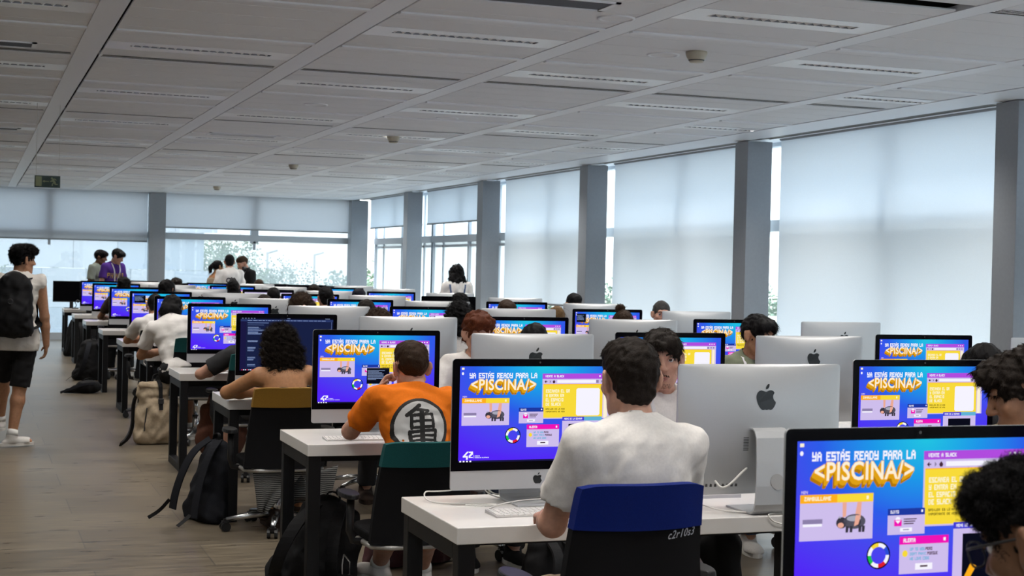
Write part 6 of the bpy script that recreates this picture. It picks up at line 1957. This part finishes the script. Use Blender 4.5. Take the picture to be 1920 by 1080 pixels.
# flat black bag in the aisle
t = thing('sling_bag', 'small black bag lying flat on the aisle floor', 'bag', (1.24, 18.30, 0), .05)
f = Field((-.30, -.2, -.02), (.30, .2, .24), .010)
f.ell((.09, 0, .075), (.14, .11, .085), None, .03); f.cap((.02, 0, .06), (-.19, 0, .02), .07, .02, .05); f.ripple(.004, .07, 36, 4); f.plane((0, 0, .004), (0, 0, -1))
V, F = f.mesh(); mesh_np('body', V, F, [M['nylon']], t)
V, F = ribbon(sweep([(.15, -.09, .12), (.02, -.115, .115), (-.10, -.09, .07), (-.24, -.04, .012)]), (0, .4, 1), .028, .006); MB().add(V, F).build('strap', M['canvas'], t)
V, F = ribbon(sweep([(.16, .0, .16), (.08, .0, .185), (.0, .0, .14)]), (0, 1, 0), .025, .006); MB().add(V, F).build('handle', M['nylon'], t)
# black rucksack by the eighth row
t = backpack('bulky black rucksack standing beyond the flat bag by the eighth row desk', (1.50, 20.35, 0), .08, .42, .26, .54, M['nylon'], True, (-4, 3), .013, 37, M['canvas'])
V, F = ribbon(sweep([(-.19, -.12, .10), (-.27, -.16, .06), (-.34, -.2, .012)]), (.3, 1, 0), .03, .004); MB().add(V, F).build('strap_end', M['nylon'], t)
backpack('upright black rucksack against the farthest aisle-end desks', (1.60, 25.3, 0), .1, .30, .2, .62, M['nylon'], False, (-3, 2), .016, 38)
# rust tote hanging from the desk of the curly-haired woman's row neighbour with a charm
t = thing('tote_bag', 'rust-brown bag under the fifth row desk with a clip and fluffy charm', 'bag', (1.84, 11.62, -.085), .15)
f = Field((-.26, -.16, .08), (.28, .16, .68), .012)
f.ell((0, 0, .33), (.20, .085, .21), None, .04); f.cap((-.13, 0, .52), (.15, 0, .54), .05, None, .06); f.ripple(.007, .11, 39, 5)
V, F = f.mesh(); mesh_np('body', V, F, [M['rust']], t)
ztube(t, [(-.12, 0, .54), (-.08, .02, .66), (.0, .03, .684), (.1, .02, .66), (.14, 0, .55)], .012, 'handle', M['rust'])
ca = MB(); ca.tube([(-.03, -.12, .60), (-.005, -.125, .595), (-.012, -.125, .545), (-.035, -.122, .54), (-.045, -.12, .565), (-.03, -.12, .60)], .0045, 6); ca.build('carabiner', M['chrome'], t, smooth=True)
MB().lathe([(.0, -.012), (.010, -.006), (.012, 0), (.010, .006), (0, .012)], c=(-.02, -.125, .522), n=12).build('bead', mat('orange_bead', (.6, .16, .01, 1), .4), t, smooth=True)
f = Field((-.09, -.20, .40), (.06, -.05, .53), .004)
f.ell((-.02, -.125, .468), (.032, .03, .028), None, .008)
for q in range(5): f.ell((-.02 + .034 * math.cos(q * 1.26 + .4), -.13, .468 + .034 * math.sin(q * 1.26 + .4)), (.017, .017, .015), None, .004)
V, F = f.mesh(); mesh_np('charm', V, F, [mat('fluffy_charm', (.45, .43, .40, 1), .95, noise=.95, nscale=42)], t)
ho = MB().tube([(-.03, -.1, .60), (0, -.05, .63), (0, 0, .66)], .003, 6).build('cord', M['dark'], t)
# wine red rucksack under the second row desk
t = backpack('wine-red rucksack on the floor behind the leg of the second row desk', (2.20, 7.62, 0), .25, .46, .24, .34, M['wine'], True, (-4, 0), .011, 40, M['nylon'], straps_out=False)
V, F = ribbon(sweep([(.20, -.05, .27), (.28, -.06, .30), (.33, -.06, .22), (.30, -.06, .10), (.27, -.05, .03), (.22, -.04, .02)]), (.2, 1, 0), .05, .012); MB().add(V, F).build('strap', M['nylon'], t)
# black bag by the feet under the second row
backpack('small black bag under the second row desk near the laced shoes', (2.66, 6.75, 0), .4, .30, .18, .30, M['nylon'], False, (0, 0), .012, 41)
# rucksack worn by the standing man
r = P1['root']
t = thing('backpack', 'black rucksack on the back of the standing man', 'backpack', r.location, r.rotation_euler.z)
S_, F_, R_, c7 = P1['S'], P1['Fw'], P1['Rr'], P1['C7']
o = c7 - F_ * .195 - S_ * .245 - R_ * .02
Rm = np.stack([R_, F_, S_], 1)
f = Field(o - [.25, .22, .36], o + [.25, .2, .36], .009)
f.ell(o - S_ * .10, (.155, .095, .17), Rm, .05); f.ell(o + S_ * .05, (.150, .085, .20), Rm, .06); f.ell(o + S_ * .17, (.115, .06, .095), Rm, .05); f.cap(o - S_ * .20 - R_ * .10, o - S_ * .20 + R_ * .10, .07, None, .05); f.ell(o - F_ * .07 - S_ * .08, (.115, .05, .13), Rm, .03); f.ripple(.005, .08, 44, 5)
V, F = f.mesh(); mesh_np('body', V, F, [M['nylon']], t)
bvp = bvh_of(P1['shirt'])
for sx in (-1, 1):
    pts = [o + S_ * .20 + R_ * sx * .055 + F_ * .05, c7 - S_ * .03 + R_ * sx * .085 - F_ * .04, ]
    for (a, b_) in ((.100, .01), (.110, .05)): pts.append(c7 + R_ * sx * a + S_ * (.012 - .02) + F_ * b_)
    for tt in np.linspace(.06, .36, 6):
        p = c7 + R_ * sx * (.112 + .05 * tt) - S_ * tt
        hit = bvp.ray_cast(Vector(p + F_ * .4), Vector(-F_))
        if hit[0] is not None: pts.append(np.array(hit[0]) + F_ * .008)
    pts += [c7 - S_ * .42 + R_ * sx * .185 - F_ * .0, o - S_ * .21 + R_ * sx * .13]
    V, F = ribbon(smooth_path([tuple(p) for p in pts], 2), tuple(R_ * sx + S_ * .2), .062, .010)
    MB().add(V, F).build('strap', M['nylon'], t)
ztube(t, [tuple(o - F_ * .118 + S_ * .02 - R_ * .02 + np.array([0.02 * math.cos(q), 0, .02 * math.sin(q)])) for q in np.linspace(0, 6.28, 12)], .005, 'badge', M['dark'])

# small things
t = thing('desk_lamp', 'small black lamp and cable on the farthest aisle-end desk', 'lamp', (1.66, ROWS[10] - .45, TOPZ), .3)
MB().box((-.05, -.04, 0), (.05, .04, .02)).build('base', M['dark'], t, bevel=.004)
MB().tube(smooth_path([(0, 0, .02), (.04, 0, .06), (.0, 0, .11), (.04, 0, .15)]), .006, 6).build('arm', M['dark'], t, smooth=True)
MB().tube([(.04, 0, .15), (.07, 0, .12)], [.012, .03], 10).build('lamp_shade', M['dark'], t, smooth=True)
t = thing('paper_pile', 'white papers under the arms of the person in the creased shirt', 'paper', (1.78, ROWS[5] - DEP + .22, TOPZ), .2)
MB().box((-.10, -.07, 0), (.10, .07, .006)).build('sheets', M['sock'], t)
